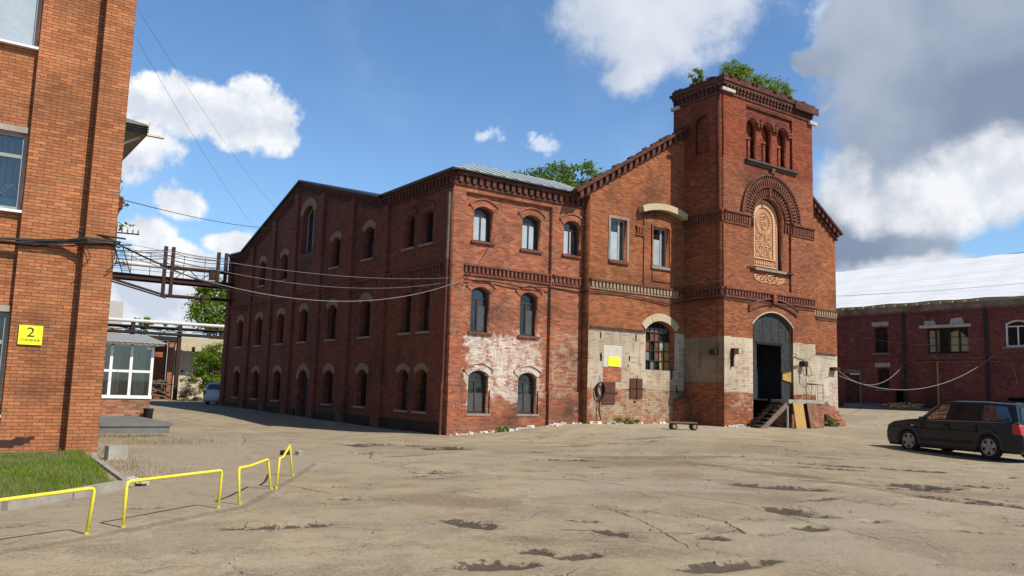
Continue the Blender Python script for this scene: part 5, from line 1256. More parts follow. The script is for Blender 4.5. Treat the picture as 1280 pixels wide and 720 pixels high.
for y in (2.57, -2.54, -9.0, 8.3):
    m = MB(); m.tube([(RX-.09, y, 7.5), (RX-.09, y, .9)], .10, 8); m.build('downpipe', m_drain, wh)
m = MB(); m.prism([(-26, 4.40), (26, 4.40), (26, 4.62), (-26, 4.62)], rF, -.06, .02); m.prism([(-26, 7.36), (26, 7.36), (26, 7.50), (-26, 7.50)], rF, -.10, .02); m.build('string_course', m_right, wh)
m = MB(); m.prism([(-26, 7.504), (26, 7.504), (26, 7.90), (-26, 7.90)], rF, -.04, .5); m.build('parapet', plain('weathered parapet', (.24, .15, .11), .9, .4, 1.2, (.45, .38, .32), .4), wh)
m = MB()
for k in range(16): y = -2.2+k*.75; m.box(RX-.35, RX+.3, y-.05, y+.05, 7.905, 8.02)
m.build('rafter_end', plain('new timber', (.55, .42, .20), .8, .2), wh)
m = MB(); rows, cols_ = 14, 60
def roofpt(i, j):
    y = -26 + 52*j/cols_; f = i/rows; x = RX-.25 + 8.6*f; z = 8.06 + 4.0*f + .05*math.sin(i*2.1+j*.25) + .03*math.sin(j*1.7)
    return (x, y, z)
for i in range(rows):
    for j in range(cols_): m.add([roofpt(i, j), roofpt(i, j+1), roofpt(i+1, j+1), roofpt(i+1, j)], [(0, 1, 2, 3)])
trp = NT('white tarpaulin'); P_ = trp.pos(); px2, py2, pz2 = trp.xyz(P_)
wv = trp.noise(trp.comb(trp.mul(px2, 2.6), trp.mul(py2, .12), trp.mul(pz2, 2.6)), 1.3, 6, .65, .6)
trp.bsdf(trp.mix(trp.ss(wv, .45, .7), (.86, .87, .88), (.74, .77, .81)), .5, trp.bump(wv, 0.55, .2), spec=.4)
m.build('tarpaulin_roof', trp.m, wh, smooth=True, merge=True)
m = MB(); m.add([(RX+8.4, -26, 12.05), (RX+8.4, 26, 12.05), (RX+17, 26, 8.0), (RX+17, -26, 8.0)], [(0, 1, 2, 3)]); m.box(RX+.5, RX+17, -26, -25.5, -1, 7.9); m.box(RX+.5, RX+17, 25.5, 26, -1, 7.9); m.build('roof_back', m_tin, wh)
gp = MB(); gp.tube([(RX-.55, .2, 1.0), (RX-.55, .2, 4.25), (RX-.1, .2, 4.25)], .06, 8); tag(gp.build('gas_pipe', plain('ochre pipe', (.33, .20, .045), .6, .3)), 'upright ochre yellow gas pipe against the dark red warehouse', 'pipe')
m = MB(); rq = random.Random(8)
for k in range(40): m.obox((RX-1.6+rq.uniform(-.6, .9), 2.0+rq.uniform(-.9, .9), gz(RX-1.6, 2)+rq.uniform(.0, .3)), (rq.uniform(.2, .7), rq.uniform(.1, .4), rq.uniform(.04, .15)), Matrix.Rotation(rq.uniform(0, 3), 3, 'Z') @ Matrix.Rotation(rq.uniform(-.5, .5), 3, 'X'))
tag(m.build('scrap_heap', m_ply), 'heap of boards and sacks against the warehouse wall behind the dark car', 'scrap heap')
# raised apron along the warehouse
m = MB(); m.hexa([(RX-2.4, -2.0, .6), (RX, -2.0, .6), (RX, 5.6, .6), (RX-2.4, 5.6, .6)], [(RX-2.2, -2.0, 1.12), (RX, -2.0, 1.2), (RX, 5.6, 1.62), (RX-2.2, 5.6, 1.50)])
tag(m.build('apron', m_concdark), 'dark raised apron along the warehouse wall', kind='structure')

# ================================================================== cars
def car(name, label, loc, rz, paint, group=None, sc=1.0):
    root = thing(name, label, 'car', loc, rz, group); root.scale = (sc, sc, sc)
    wb = 1.50; rw = .36
    def archpts(cx, r=.43, n=10): return [(cx + r*math.cos(a), .36 + r*math.sin(a)) for a in [math.pi*i/n for i in range(n+1)]]
    prof = [(2.36, .27), (2.46, .42), (2.46, .62), (2.40, .80), (2.18, .90), (1.60, .985), (1.10, 1.03), (.2, 1.05), (-1.5, 1.08), (-2.30, 1.09), (-2.44, 1.0), (-2.47, .80), (-2.55, .66), (-2.56, .42), (-2.45, .29)]
    bot = [(-wb-.46, .29)] + [(x, z) for x, z in archpts(-wb)][::-1] + [(-wb+.46, .25), (wb-.46, .25)] + archpts(wb)[::-1] + [(wb+.46, .27)]
    me = curve_fill([prof + bot], 1.70, .075, 3)
    bm = bmesh.new(); bm.from_mesh(me)
    for v in bm.verts:
        x, z, y = v.co.x, v.co.y, v.co.z
        k = 1.0
        if x > 1.4: k -= .10*((x-1.4)/1.06)**2
        if x < -1.7: k -= .03*((-x-1.7)/.86)**2
        k -= .05*max(0, (z-.75)/.34)**2 if z > .75 else 0
        v.co = Vector((x, y*k, z))
    bmesh.ops.remove_doubles(bm, verts=bm.verts, dist=1e-4); bmesh.ops.recalc_face_normals(bm, faces=bm.faces); bm.to_mesh(me); bm.free()
    mesh_obj('body', me, paint, root)
    # cabin
    bx = [1.30, .95, -.05, -1.25, -2.46]; tx = [.42, .30, -.15, -1.25, -2.28]
    def side(s_, i, f, out=0.0):   # f 0 belt .. 1 roof
        xb, xt = bx[i], tx[i]; yb, yt = .875, .735
        if i == 0: yb, yt = .74, .64
        if i == 4: yb, yt = .83, .70
        zb = [1.02, 1.03, 1.055, 1.075, 1.09][i]; zt = [1.62, 1.64, 1.68, 1.68, 1.63][i]
        g = f + .18*f*(1-f)
        return Vector((xb+(xt-xb)*f, s_*(yb+(yt-yb)*g + out), zb+(zt-zb)*f))
    N = 5; vs = []; fs = []
    for i in range(5):
        ring = [side(1, i, f/N) for f in range(N+1)]; tp = ring[-1]
        cr = [Vector((tp.x, tp.y*q, tp.z+.045*(1-q*q))) for q in (.66, .33, 0, -.33, -.66)]
        vs += ring + cr + [Vector((p.x, -p.y, p.z)) for p in ring[::-1]]
    n = N+1+5+N+1
    for i in range(4):
        for k in range(n-1): fs.append((i*n+k, i*n+k+1, (i+1)*n+k+1, (i+1)*n+k))
    fs.append(tuple(range(n))); fs.append(tuple(4*n+k for k in range(n))[::-1])
    mb = MB(); mb.add(vs, fs); cab = mb.build('cabin', paint, root)
    # glazing: quads slightly proud of the cabin
    def glaz(nm, s_, i0, i1, a0, a1, b0, b1, f0=.10, f1=.86, mat=None):
        mb = MB()
        K = 4
        for k in range(K):
            fa, fb = f0+(f1-f0)*k/K, f0+(f1-f0)*(k+1)/K
            def pt(u, f): 
                p, q = side(s_, i0, f, .012), side(s_, i1, f, .012); return p.lerp(q, u)
            u0a, u0b = a0+(a1-a0)*k/K, a0+(a1-a0)*(k+1)/K; u1a, u1b = b0+(b1-b0)*k/K, b0+(b1-b0)*(k+1)/K
            mb.add([pt(u0a, fa), pt(u1a, fa), pt(u1b, fb), pt(u0b, fb)], [(0, 1, 2, 3)])
        return mb.build(nm, mat or m_carglass, root)
    for s_ in (1, -1):
        glaz('side_window', s_, 1, 2, .06, .30, .90, .90, mat=m_carglass_front); glaz('side_window', s_, 2, 3, .06, .06, .92, .92); glaz('side_window', s_, 3, 4, .05, .05, .86, .74)
        mb = MB(); mb.tube([side(s_, i, .03, .014) for i in range(1, 5)], .012, 5); mb.build('belt_trim', m_chrome, root)
        mb = MB(); mb.tube([side(s_, i, 1.0, -.03)+Vector((0, 0, .05)) for i in (1, 2, 3, 4)], .02, 6); mb.build('roof_rail', m_cable, root)
        mb = MB(); p = side(s_, 1, .12, .09); mb.obox(p, (.12, .17, .13), Matrix.Rotation(.1, 3, 'Z')); mb.build('mirror', paint, root)
        mb = MB(); mb.prism([(-2.30, .80), (-2.60, .76), (-2.56, .92), (-2.50, 1.05), (-2.30, 1.08)], lambda u, v, w: (u, s_*w, v), .72, .905); mb.build('tail_light', m_tail, root)
        mb = MB(); mb.prism([(2.06, .74), (2.40, .68), (2.36, .82), (2.10, .87)], lambda u, v, w: (u, s_*(.79-w-(u-2.06)*.22), v), -.03, .2); mb.build('headlight', m_lens, root)
        mb = MB(); mb.prism([(1.25, .86), (1.36, .86), (1.36, .89), (1.25, .89)], lambda u, v, w: (u, s_*(.925-w), v), -.012, .05); mb.build('indicator', m_lens, root)
        for x in (.12, -1.0):
            mb = MB(); mb.box(x-.09, x+.09, *(sorted((s_*.915, s_*.95))), .93, .965); mb.build('handle', paint, root)
        mb = MB()
        for x in (.95, -.10, -1.10): mb.box(x-.005, x+.005, *(sorted((s_*.90, s_*.9275))), .36, 1.0)
        mb.box(-1.0, 1.0, *(sorted((s_*.90, s_*.945))), .42, .50); mb.build('door_gap', m_cable, root)
        for x in (wb, -wb):
            w_ = thing_part('wheel', root, (x, s_*.80, rw))
    mb = MB()
    f_ = lambda i, f, y: Vector((bx[i]+(tx[i]-bx[i])*f, y, [1.02, 0, 0, 0, 1.09][i] + ([1.62, 0, 0, 0, 1.63][i]-[1.02, 0, 0, 0, 1.09][i])*f))
    mb.add([f_(0, .1, .66)+Vector((.02, 0, .01)), f_(0, .1, -.66)+Vector((.02, 0, .01)), f_(0, .9, -.52)+Vector((.02, 0, .01)), f_(0, .9, .52)+Vector((.02, 0, .01))], [(0, 1, 2, 3)]); mb.build('windscreen', m_carglass, root)
    mb = MB(); mb.add([f_(4, .12, .70)-Vector((.02, 0, 0)), f_(4, .12, -.70)-Vector((.02, 0, 0)), f_(4, .86, -.56)-Vector((.02, 0, 0)), f_(4, .86, .56)-Vector((.02, 0, 0))], [(0, 1, 2, 3)]); mb.build('rear_window', m_carglass, root)
    mb = MB(); mb.box(2.44, 2.475, -.45, .45, .55, .72); mb.build('grille', m_cable, root)
    mb = MB(); mb.box(-2.60, -2.5, -.85, .85, .44, .58); mb.build('rear_bumper', m_carplastic, root)
    for s_ in (1, -1):
        mb = MB(); mb.strip(ring_pts((wb, .36), .44, 0.05, math.pi-.05, 14), ring_pts((wb, .36), .50, 0.05, math.pi-.05, 14), lambda u, v, w: (u, s_*w, v), .88, .935); mb.build('wheel_arch', m_carplastic, root)
        mb = MB(); mb.strip(ring_pts((-wb, .36), .44, 0.05, math.pi-.05, 14), ring_pts((-wb, .36), .50, 0.05, math.pi-.05, 14), lambda u, v, w: (u, s_*w, v), .88, .935); mb.build('wheel_arch', m_carplastic, root)
        mb = MB(); mb.box(-1.02, 1.02, *(sorted((s_*.86, s_*.925))), .24, .33); mb.build('sill', m_carplastic, root)
    mb = MB(); mb.box(-2.50, -2.46, -.30, .30, .80, .92); mb.build('number_plate', m_whiteframe, root)
    return root
m_tyre = plain('tyre', (.018, .018, .018), .9, .2, objspace=True)
m_rim = plain('alloy rim', (.30, .30, .30), .4, .1, 8, (.15, .13, .1), .3, metal=.7, objspace=True)
m_carglass = glass_dark('car glass', (.012, .014, .014), .02, .02)
m_carglass_front = glass_dark('front car glass', (.06, .065, .06), .14, .03)
m_chrome = plain('chrome strip', (.55, .56, .57), .25, .1, metal=.8, bump=0)
m_tail = plain('red lamp', (.42, .018, .02), .2, .1, bump=0, spec=.6)
m_lens = plain('lamp lens', (.6, .6, .58), .15, .1, bump=0, spec=.6)
m_carplastic = plain('grey bumper', (.05, .05, .05), .6, .2)
_wm = {}
def thing_part(name, root, loc):
    sgn = 1 if loc[1] > 0 else -1
    mb = MB(); prof = [(.20, -.09), (.31, -.11), (.355, -.09), (.36, -.03), (.36, .03), (.355, .09), (.31, .11), (.20, .09)]
    n = 28
    for k in range(n):
        a0, a1 = 2*math.pi*k/n, 2*math.pi*(k+1)/n
        for (r0_, y0_), (r1_, y1_) in zip(prof[:-1], prof[1:]):
            mb.add([(r0_*math.cos(a0), y0_, r0_*math.sin(a0)), (r0_*math.cos(a1), y0_, r0_*math.sin(a1)), (r1_*math.cos(a1), y1_, r1_*math.sin(a1)), (r1_*math.cos(a0), y1_, r1_*math.sin(a0))], [(0, 1, 2, 3)])
    o = mb.build('wheel', m_tyre, root, smooth=True, merge=True); o.location = loc
    mb = MB(); yo = sgn*.075
    for k in range(5):
        a = 2*math.pi*k/5+.3; c, s_ = math.cos(a), math.sin(a); q = .075
        pts = [(.03, -q*.7), (.235, -q), (.235, q), (.03, q*.7)]
        mb.prism([(u*c - v*s_, u*s_ + v*c) for u, v in pts], lambda u, v, w: (u, w, v), yo-.02, yo+.02)
    mb.strip(ring_pts((0, 0), .225, 0, 2*math.pi, 28), ring_pts((0, 0), .25, 0, 2*math.pi, 28), lambda u, v, w: (u, w, v), yo-.05, yo+.028)
    mb.tube([(0, yo-.02, 0), (0, yo+.03, 0)], .065, 12); mb.build('rim', m_rim, o)
    mb = MB(); mb.tube([(0, yo-.06*sgn, 0), (0, yo-.05*sgn, 0)], .235, 20); mb.build('brake_disc', m_carplastic, o)
    return o
m_black = plain('black car paint', (.006, .0125, .015), .32, .2, 1.5, (.028, .032, .034), .14, spec=.42, bump=0, coat=.0, objspace=True)
m_silver = plain('pale car paint', (.55, .58, .60), .3, .1, 1.5, spec=.5, bump=0, coat=.5, objspace=True)
car('parked_car', 'dusty black estate SUV parked at the right edge of the yard', (12.10, -12.90, gz(11.6, -12.6)), R(75), m_black, sc=1.03)
car('parked_car', 'pale hatchback half hidden behind the far end of the factory', (0.9, 30.6, gz(.9, 30.6)), R(60), m_silver, sc=.85)

# ================================================================== pipe bridge between the buildings
pb = thing('pipe_bridge', 'rusty steel pipe bridge crossing the lane high between two brick buildings', 'pipe bridge', (0, 0, 0))
BY = 27.0
m = MB(); m.box(-12.6, -.02, BY-.12, BY+.12, 7.98, 8.02); m.box(-12.6, -.02, BY-.02, BY+.02, 7.75, 7.98); m.box(-12.6, -.02, BY-.12, BY+.12, 7.71, 7.75); m.box(-12.6, -.02, BY+1.0, BY+1.2, 7.71, 8.0)
m.build('beam', m_rustdark, pb)
m = MB(); m.tube([(-12.6, BY+.3, 8.66), (-4.2, BY+.3, 8.66)], .13, 10); m.build('pale_pipe', m_pipepale, pb)
m = MB(); m.tube([(-4.2, BY+.3, 8.66), (-.02, BY+.3, 8.7)], .12, 10); m.build('dark_pipe', m_rustdark, pb)
for x in (-4.30, -3.86, -1.10, -.62):
    m = MB(); z0_ = 6.75 if x < -3 else 7.95
    m.box(x-.10, x+.10, BY-.16, BY+.0, z0_, 9.9); m.build('post', m_rustdark, pb)
m = MB(); m.tube([(-4.1, BY, 6.86), (-.02, BY, 6.9)], .11, 10); m.box(-2.0, -1.8, BY-.22, BY+.22, 6.6, 7.1); m.build('low_pipe', m_rustdark, pb)
m = MB(); m.tube([(-12.6, BY-.05, 8.9), (-4.1, BY-.05, 6.86)], .07, 8); m.tube([(-12.6, BY-.05, 8.72), (-4.1, BY-.05, 6.72)], .05, 8); m.build('brace', m_rustdark, pb)
m = MB()
for x in (-7.2, -6.75): m.bar((x, BY, 9.6), (x+.55, BY, 8.02), .05)
for k in range(7): f = k/6.5; m.bar((-7.2+.55*f, BY, 9.55-1.5*f), (-6.75+.55*f, BY, 9.55-1.5*f), .035)
m.build('ladder', m_rustdark, pb)
m = MB()
for x in (-11, -9.6, -8.2, -6.0, -4.9, -2.9, -1.6): m.tube([(x, BY+1.1, 8.0), (x, BY+1.1, 9.55)], .022, 5)
for z in (8.4, 8.95, 9.5): m.tube([(-12.6, BY+1.1, z), (-.02, BY+1.1, z+.03)], .015, 5)
m.build('handrail', m_rustdark, pb)
m = MB(); m.box(-1.55, -1.0, BY-.1, BY+.2, 8.1, 8.7); m.build('valve_box', m_rustdark, pb)
m = MB(); m.box(-12.6, -.02, BY+.35, BY+.9, 7.92, 7.97); m.build('walkway', m_rustdark, pb)
for k, (za, zb, sg_) in enumerate([(9.3, 9.7, .3), (9.75, 9.6, .45), (9.0, 9.35, .25), (9.55, 9.2, .5), (8.4, 8.9, .3)]):
    m = MB(); m.tube(catenary((-12.6, BY-.2+.2*k, za), (-4.1, BY-.1+.1*k, zb), sg_) + catenary((-4.1, BY-.1+.1*k, zb), (-.05, BY+.1*k, zb-.1), sg_*.5)[1:], .022, 5); m.build('service_wire', m_cable, pb)
for k in range(4):
    m = MB(); x = -3.6+.75*k; m.bar((x, BY+.1, 8.0), (x+.75, BY+.1, 8.66 if k % 2 == 0 else 8.0), .05) if k % 2 == 0 else m.bar((x, BY+.1, 8.66), (x+.75, BY+.1, 8.0), .05); m.build('strut', m_rustdark, pb)

# ================================================================== background behind the lane
pr = thing('pipe_rack', 'low rack carrying a long pale pipe across the end of the lane', 'pipe rack', (0, 0, 0))
m = MB(); m.tube([(-30, 42, 6.15), (12, 42, 6.2)], .14, 10); m.build('pale_pipe', m_pipepale, pr)
m = MB(); m.tube([(-30, 42.6, 5.75), (12, 42.6, 5.8)], .12, 10); m.box(-30, 12, 41.8, 43.4, 5.25, 5.42); m.build('deck', m_rustdark, pr)
for x in (-14, -8, -2.9, .55, 6):
    m = MB(); m.box(x-.14, x+.14, 41.9, 42.2, -.2, 6.05); m.build('post', m_rustdark, pr)
m = MB(); rq = random.Random(12)
for k in range(26): m.obox((rq.uniform(-9, 4), 42.4+rq.uniform(-.4, .5), 5.5+rq.uniform(.0, .25)), (rq.uniform(.8, 2.2), .4, .05), Matrix.Rotation(rq.uniform(-.2, .2), 3, 'Y') @ Matrix.Rotation(rq.uniform(-.4, .4), 3, 'Z'))
m.build('loose_sheet', plain('green grey sheet', (.18, .22, .19), .7, .4), pr)
ru = thing('ruined_building', 'roofless ruined building with orange brick bays and cream plaster wall', 'building', (0, 0, 0))
m = MB(); m.box(-14, .4, 45.0, 45.5, -.3, 4.9); m.build('wall', m_ruinb, ru)
m = MB(); m.box(.9, 9, 44.5, 45.2, -.3, 5.25); m.build('plaster_wall', m_plaster, ru)
m = MB(); m.box(2.2, 2.45, 44.46, 44.5, 4.0, 4.5); m.box(1.5, 1.62, 44.46, 44.5, 2.4, 2.6); m.build('window_slot', m_dark, ru)
for x in (-4.2, -2.6, -1.15, .55):
    m = MB(); m.box(x-.18, x+.18, 44.3, 44.75, -.3, 4.9); m.build('column', m_rustdark if x < 0 else m_ruinb, ru)
m = MB(); m.box(-14, 1.0, 44.2, 44.8, 4.9, 5.25); m.build('roof_beam', m_rustdark, ru)
m = MB(); rq = random.Random(31)
for k in range(70): m.bar((rq.uniform(-2.9, -.2)-.7, 43.2+rq.uniform(-.6, .6), .3+rq.uniform(0, 1.5)), (rq.uniform(-2.9, -.2)+.7, 43.2+rq.uniform(-.6, .6), .3+rq.uniform(0, 1.5)), .16, .08)
tag(m.build('timber_pile', m_wood), 'tangled pile of old timber in front of the ruined brick bays', 'timber pile')
for (x, y, z, w, d_, h, lab) in [(12.6, 150, 0, 6.5, 10, 16.8, 'far pale grey tower block showing past the orange brick corner'), (2.0, 165, 0, 16, 12, 13.0, 'far low pale block hidden mostly behind the pipe rack')]:
    b = thing('apartment_block', lab, 'building', (x, y, 0))
    m = MB(); m.box(-w/2, w/2, 0, d_, 0, h); m.build('wall', plain('far panel wall', (.42, .40, .36), .9, .1), b)
    m = MB(); m.box(-w/2+.5, -w/2+2.6, -.2, 2, h, h+2.2); m.build('roof_hut', plain('far grey hut', (.16, .17, .18), .9, .1), b)
    m = MB()
    for r_ in range(int(h/3)):
        for q in range(int(w/2.2)): m.box(-w/2+.5+q*2.2, -w/2+1.7+q*2.2, -.05, 0, 1+r_*3, 2.4+r_*3)
    m.build('window', m_dark, b)

# ================================================================== trees and plants
def crown(name, mat, parent, blobs, n, leaf, seed, loc=(0, 0, 0), flat=.7):
    rg = np.random.default_rng(seed); V = []; F = []
    vol = np.array([b[3]*b[4]*b[5] for b in blobs]); vol = vol/vol.sum()
    for b, f in zip(blobs, vol):
        k = int(n*f); 
        # clumps inside each blob give light and dark masses with gaps
        nc = max(5, int(k/70)); d = rg.normal(size=(nc, 3)); d /= np.linalg.norm(d, axis=1)[:, None]; rad = rg.uniform(.35, 1.0, nc)**.6
        cc = np.array(b[:3]) + d*rad[:, None]*np.array(b[3:6]); cs = rg.uniform(.14, .30, nc)*min(b[3:6])
        w = rg.integers(0, nc, k); p = cc[w] + rg.normal(size=(k, 3))*cs[w][:, None]*np.array([1, 1, .6])
        for q in p:
            a = rg.normal(size=3); a[2] *= flat; a /= np.linalg.norm(a); t_ = rg.normal(size=3); bb = np.cross(a, t_); bb /= np.linalg.norm(bb)
            s_ = leaf*rg.uniform(.6, 1.35); i = len(V)
            V += [tuple(q - a*s_), tuple(q + bb*s_*.45), tuple(q + a*s_), tuple(q - bb*s_*.45)]; F.append((i, i+1, i+2, i+3))
    me = bpy.data.meshes.new(name); me.from_pydata(V, [], F); return mesh_obj(name, me, mat, parent)
def tree(name, label, loc, h, blobs, n, leaf, mat, seed, cat='tree', group=None, r=.25):
    t_ = thing(name, label, cat, loc, 0, group); rg = random.Random(seed)
    m = MB(); top = Vector((0, 0, h)); pts = [Vector((rg.uniform(-.1, .1)*i, rg.uniform(-.1, .1)*i, h*i/5)) for i in range(6)]
    pts[0] = Vector((0, 0, -.2)); m.tube(pts, [r*(1-.85*i/5) for i in range(6)], 8)
    for b in blobs:
        for q in range(3):
            a = pts[rg.randint(1, 4)]; e_ = Vector((b[0]+rg.uniform(-.5, .5)*b[3], b[1]+rg.uniform(-.5, .5)*b[4], b[2]+rg.uniform(-.3, .5)*b[5])); mid = a.lerp(e_, .5) + Vector((rg.uniform(-.3, .3), rg.uniform(-.3, .3), -.1*(e_-a).length))
            m.tube([a, mid, e_], [r*.4, r*.25, r*.07], 5)
    m.build('trunk', m_bark, t_); crown('crown', mat, t_, blobs, n, leaf, seed); return t_
tree('leafy_tree', 'bright green tree rising over the pipe rack behind the factory end', (8.6, 58, .2), 9.5, [(0, 0, 8.8, 3.1, 2.6, 2.5), (-1.8, 0, 9.9, 1.8, 1.8, 1.2), (1.2, 0, 10.6, 2.0, 2, 1.2), (-2.0, 0, 8.0, 1.3, 1.5, .9), (2.6, 0, 8.6, 2, 2, 2.4), (.9, 0, 6, 2.6, 2, 1.6)], 13000, .17, m_leafA, 3)
tree('leafy_tree', 'tall green tree showing above the tin roof of the factory wing', (29.6, 30.5, .3), 20.5, [(-2.6, .8, 20.0, 2.1, 2, 1.4), (-.8, 0, 20.5, 1.8, 2, 1.3), (1.5, -.5, 21.2, 2.0, 2, 1.4), (2.7, -1.6, 20.2, 1.5, 2, 1.3), (0, 0, 18.6, 4.4, 3, 2.0)], 9000, .17, m_leafB, 5, r=.35)
tree('small_far_tree', 'small feathery tree top just over the pipe rack, left of the larger tree', (4.6, 75, .2), 7.4, [(0, 0, 8.0, 1.2, 1.0, .65), (-.5, 0, 7.2, 1.5, 1.0, .5), (2.9, 0, 7.7, 1.1, .9, .45)], 1500, .14, m_leafB, 8)
tree('lane_bush', 'light green bush against the cream plaster wall at the lane end', (2.2, 39.0, gz(1.9, 38)), 3.2, [(0, 0, 2.7, 1.15, 1.0, 1.45), (.8, 0, 3.4, .95, .9, 1.1), (-.6, 0, 1.5, .8, .8, .8), (.6, -.2, 1.3, 1.0, .9, .8)], 8000, .095, m_leafA, 9, cat='bush', r=.07)
m_dry = leaf_mat('grey twigs', (.14, .125, .085), (.26, .24, .17), .1)
tree('dry_bush', 'dry greyish bush low at the left foot of the green lane bush', (.55, 38.6, gz(.5, 38)), 1.8, [(0, 0, 1.2, .75, .7, 1.0), (.1, -.3, .5, 1.1, .8, .5)], 2600, .07, m_dry, 10, cat='bush', r=.04)
for (x, y, n_, s_, lab, sd_) in [(12.75, -.6, 520, .55, 'thin shrub on the left corner of the tower parapet', 1), (15.6, -2.1, 4600, 1.0, 'wide green shrub growing along the front parapet of the tower', 2)]:
    if s_ < .8: bl = [(0, 0, .80, .35, .3, .42), (.3, .1, .6, .3, .3, .35)]
    else: bl = [(-1.8, 0, .80, .8, .5, .55), (-.8, .1, .75, .8, .5, .52), (.3, 0, .66, .8, .5, .48), (1.3, 0, .70, .65, .5, .52), (-1.2, 0, 1.1, .5, .4, .3), (2.0, 0, .6, .4, .4, .4)]
    t_ = thing('parapet_shrub', lab, 'shrub', (x, y, 15.95)); m = MB(); rg = random.Random(sd_)
    for b in bl:
        for q in range(4): m.tube([(b[0]*.6, b[1], 0), (b[0]+rg.uniform(-.3, .3), b[1]+rg.uniform(-.2, .2), b[2]+rg.uniform(0, .4))], [.02, .006], 4)
    m.build('stem', m_bark, t_); crown('foliage', m_leafC, t_, bl, int(n_*1.9), .052, sd_ + 40)
t_ = thing('wall_sapling', 'wispy sapling sprouting from the side of the orange brick building', 'sapling', (-12.2, -2.0, 6.1)); m = MB()
for q in [(.25, 0, .9), (.45, .1, .5), (.5, 0, -.25), (.2, 0, .3)]: m.tube([(-.3, 0, -.1), (q[0]*.5, 0, q[2]*.5), q], [.02, .012, .005], 4)
m.build('stem', m_bark, t_); crown('foliage', m_leafB, t_, [(.15, 0, .75, .22, .2, .3), (.35, .1, .45, .25, .2, .12), (.4, 0, -.2, .25, .2, .14)], 260, .05, 77)
def weed(x, y, lab, s_, seed):
    t_ = thing('wall_weed', lab, 'weed', (x, y, gz(x, y))); m = MB(); rg = random.Random(seed)
    for q in range(8): m.tube([(rg.uniform(-.2, .2)*s_, 0, 0), (rg.uniform(-.6, .6)*s_, rg.uniform(-.2, .1), rg.uniform(.2, .5)*s_)], [.01, .004], 4)
    m.build('stem', m_bark, t_); crown('foliage', m_leafC, t_, [(-.35*s_, 0, .18*s_, .35*s_, .18, .2*s_), (.3*s_, 0, .2*s_, .4*s_, .18, .22*s_)], int(500*s_), .06, seed)
weed(8.45, GY-.28, 'leafy weed at the wall foot below the rusty shutters', 1.0, 51)
weed(19.85, -2.85, 'green weed tuft inside the arched hole of the brick stub', 1.0, 52)
weed(2.35, -.22, 'small weed at the foot of the wall between the two lower wing windows', .55, 53)
# white rubble and lime along the foot of the walls
m = MB(); rq = random.Random(17)
def foot(x0, x1, y, n_):
    for k in range(n_):
        x = rq.uniform(x0, x1); s_ = rq.uniform(.03, .20) * rq.choice((.5, .8, 1, 1.4))
        if mnoise.noise(Vector((x*1.3, 7.0, 0))) < -.12 and rq.random() < .8: continue
        yy = y - abs(rq.gauss(.08, .12))
        m.obox((x, yy, gz(x, yy)+s_*.12), (s_, s_*.7, s_*.45), Matrix.Rotation(rq.uniform(0, 3), 3, 'Z') @ Matrix.Rotation(rq.uniform(-.3, .3), 3, 'X'))
foot(.1, 4.6, .05, 80); foot(4.7, 6.4, -.05, 60); foot(6.5, 7.2, GY, 40); foot(7.5, 8.2, GY, 20); foot(10.4, 11.0, GY, 25); foot(12.1, 13.3, TY, 40); foot(9, 10.5, GY, 12); foot(24, 27, -2.0, 8)
tag(m.build('lime_rubble', m_white), 'white lime rubble strewn along the foot of the factory wall', 'rubble', kind='stuff')
m = MB()
for k in range(420):
    x, y = rq.uniform(-15, 14), rq.uniform(-21.5, -1.5); s_ = rq.uniform(.012, .04) * (1.6 if rq.random() < .08 else 1)
    m.obox((x, y, gz(x, y)+s_*.2), (s_, s_*.8, s_*.6), Matrix.Rotation(rq.uniform(0, 3), 3, 'Z') @ Matrix.Rotation(rq.uniform(-.4, .4), 3, 'X'))
tag(m.build('loose_gravel', m_conc), 'scattered small stones over the dusty yard', 'gravel', kind='stuff')

# ================================================================== cables
def cable(label, pts, r, mat=m_cable):
    m = MB(); m.tube(pts, r, 6); return tag(m.build('overhead_cable', mat), label, 'cable', 'overhead cables')
m_skywire = plain('grey wire', (0.16, 0.165, 0.17), .6, .1)
LA = Vector((-12.55, -5.62, 4.82))
cable('pale sagging cable from the office corner to the factory front corner', catenary(LA + Vector((0, 0, -.15)), (.55, .02, 5.85), 1.0), .011, m_cablepale)
cable('thin grey wire above the sagging pale cable, ending at the factory corner', catenary(LA + Vector((0, 0, .08)), (-.08, .1, 5.86), .32), .006, m_cablepale)
cable('lower thin wire between the straight wire and the sagging pale cable', catenary(LA + Vector((0, 0, 0)), (-.08, .3, 5.70), .55), .006, m_cablepale)
cable('dark wire from the office side to the gable of the factory', catenary((-12.55, -5.0, 6.05), (-.05, 16.4, 10.1), .25), .010)
cable('faint wire high in the sky reaching the factory gable, right of its twin', catenary((-12.55, -5.62, 10.6), (-.15, 19.6, 11.75), .3), .0045, m_skywire)
cable('faint wire high in the sky reaching the lower gable slope, left of its twin', catenary((-12.55, -5.62, 9.9), (-.15, 22.6, 10.85), .3), .0045, m_skywire)
cable('thick black wire dipping from office corner to low on the gable wall', catenary(LA + Vector((0, .05, .03)), (-.1, 15.0, 6.25), .5), .022, m_cable)
cable('white cable sagging from tower hall corner to warehouse door', catenary((23.95, GY-.05, 3.25), (RX-.05, 2.4, 4.45), 1.15), .018, m_cablepale)
cable('white cable sagging lower and longer along the warehouse wall', catenary((23.95, GY-.05, 3.0), (RX-.05, -3.05, 4.7), 1.35), .018, m_cablepale)
cable('thin wire from the tower side across the white roof', catenary((18.7, TY+.3, 6.6), (RX+1.0, -5.4, 8.95), .1), .010)
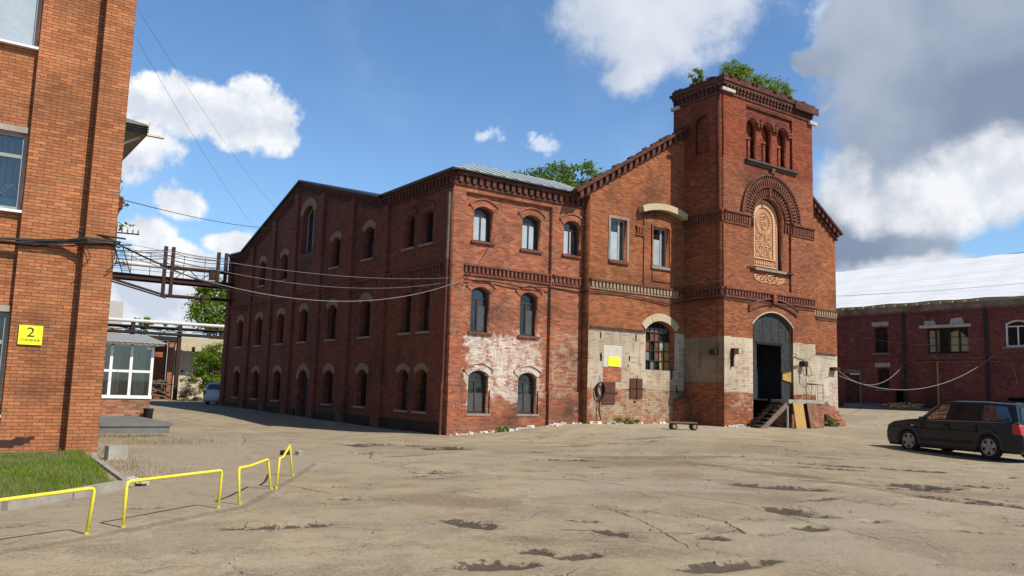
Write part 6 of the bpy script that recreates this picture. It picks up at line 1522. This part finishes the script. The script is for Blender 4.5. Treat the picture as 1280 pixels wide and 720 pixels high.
cable('pale wire strung along the warehouse wall above the gas pipe', [(RX-.12, 2.4, 4.45)] + [(RX-.12, y, 4.25+.05*math.sin(y*2)) for y in (1.6, .6, -.4, -1.4, -2.4, -3.4)] + [(RX-.12, -4.0, 4.1), (RX-.12, -4.2, 3.0)], .014, m_cablepale)
cable('thin wire falling across the small upper warehouse window', catenary((RX-.1, 7.4, 6.6), (RX-.1, .9, 5.35), .25), .010, m_cablepale)
cable('thin wire sloping down the wing front beside the upper left window', catenary((1.95, .02, 7.75), (.55, .02, 5.85), .15), .008)
cable('black cable fixed along the factory front under the dentil bands', [(.55, .05, 5.86), (2.0, .05, 5.92), (3.4, .05, 5.82), (4.7, -.04, 5.95), (6.35, -.05, 5.88), (6.38, -.52, 5.9), (8, -.52, 5.95), (9.5, -.52, 5.88), (11, -.52, 5.75), (12.0, -.55, 5.95), (12.02, -2.84, 5.96), (14.5, -2.86, 5.97), (16.5, -2.86, 5.93), (18.65, -2.86, 5.97), (18.68, -.55, 5.97), (21, -.52, 5.95), (23.9, -.52, 5.93)], .024)
cable('loose thin wire hanging under the fixed black cable by the tower', catenary((9.6, GY-.08, 5.85), (12.03, -2.6, 6.45), .35), .010)
cable('thin wire in front of the shaded tower side', catenary((11.7, GY-.08, 6.7), (12.02, -2.82, 6.75), .02), .008, m_cablepale)
m = MB()
base = [(-19, LY+.20, 4.9), (-17.2, LY+.20, 4.78), (-16, LY+.20, 4.66), (-15.0, LY+.20, 4.60), (-14.2, LY+.18, 4.62), (-13.6, LY+.12, 4.72), (-13.2, LY-.06, 4.78), (-12.75, LY-.07, 4.80), (-12.5, LY-.06, 4.78)]
rq = random.Random(3)
for k in range(5): m.tube([(x, y-.025*(k % 2), z + .03*k + rq.uniform(-.03, .03)) for x, y, z in base], .021, 6)
m.tube([(-13.25, LY-.05, 4.76), (-13.1, LY-.10, 4.45), (-13.3, LY-.03, 4.2)], .01, 5); m.tube([(-12.62, LY-.1, 4.8), (-12.55, LY-.15, 4.4), (-12.75, LY-.08, 4.15)], .012, 5); m.tube([(-13.4, LY+.1, 5.05), (-12.4, LY-.12, 4.98)], .022, 6)
tag(m.build('cable_bundle', m_cable), 'bundle of black cables slung along the orange brick wall', 'cable bundle')
br = thing('wire_bracket', 'wire bracket with short prongs on the office building corner', 'bracket', (-12.6, -5.4, 4.9)); m = MB()
m.bar((0, 0, .25), (.55, .1, .28), .03); m.bar((0, 0, -.05), (.4, .1, .0), .03); m.bar((.02, 0, -.4), (.02, 0, .45), .035); m.build('arm', m_rustdark, br); m = MB()
for k in range(4): m.tube([(.15+.12*k, .03, .28), (.15+.12*k, .03, .37)], .018, 6)
m.build('insulator', m_sill, br)
bpy.context.view_layer.update()
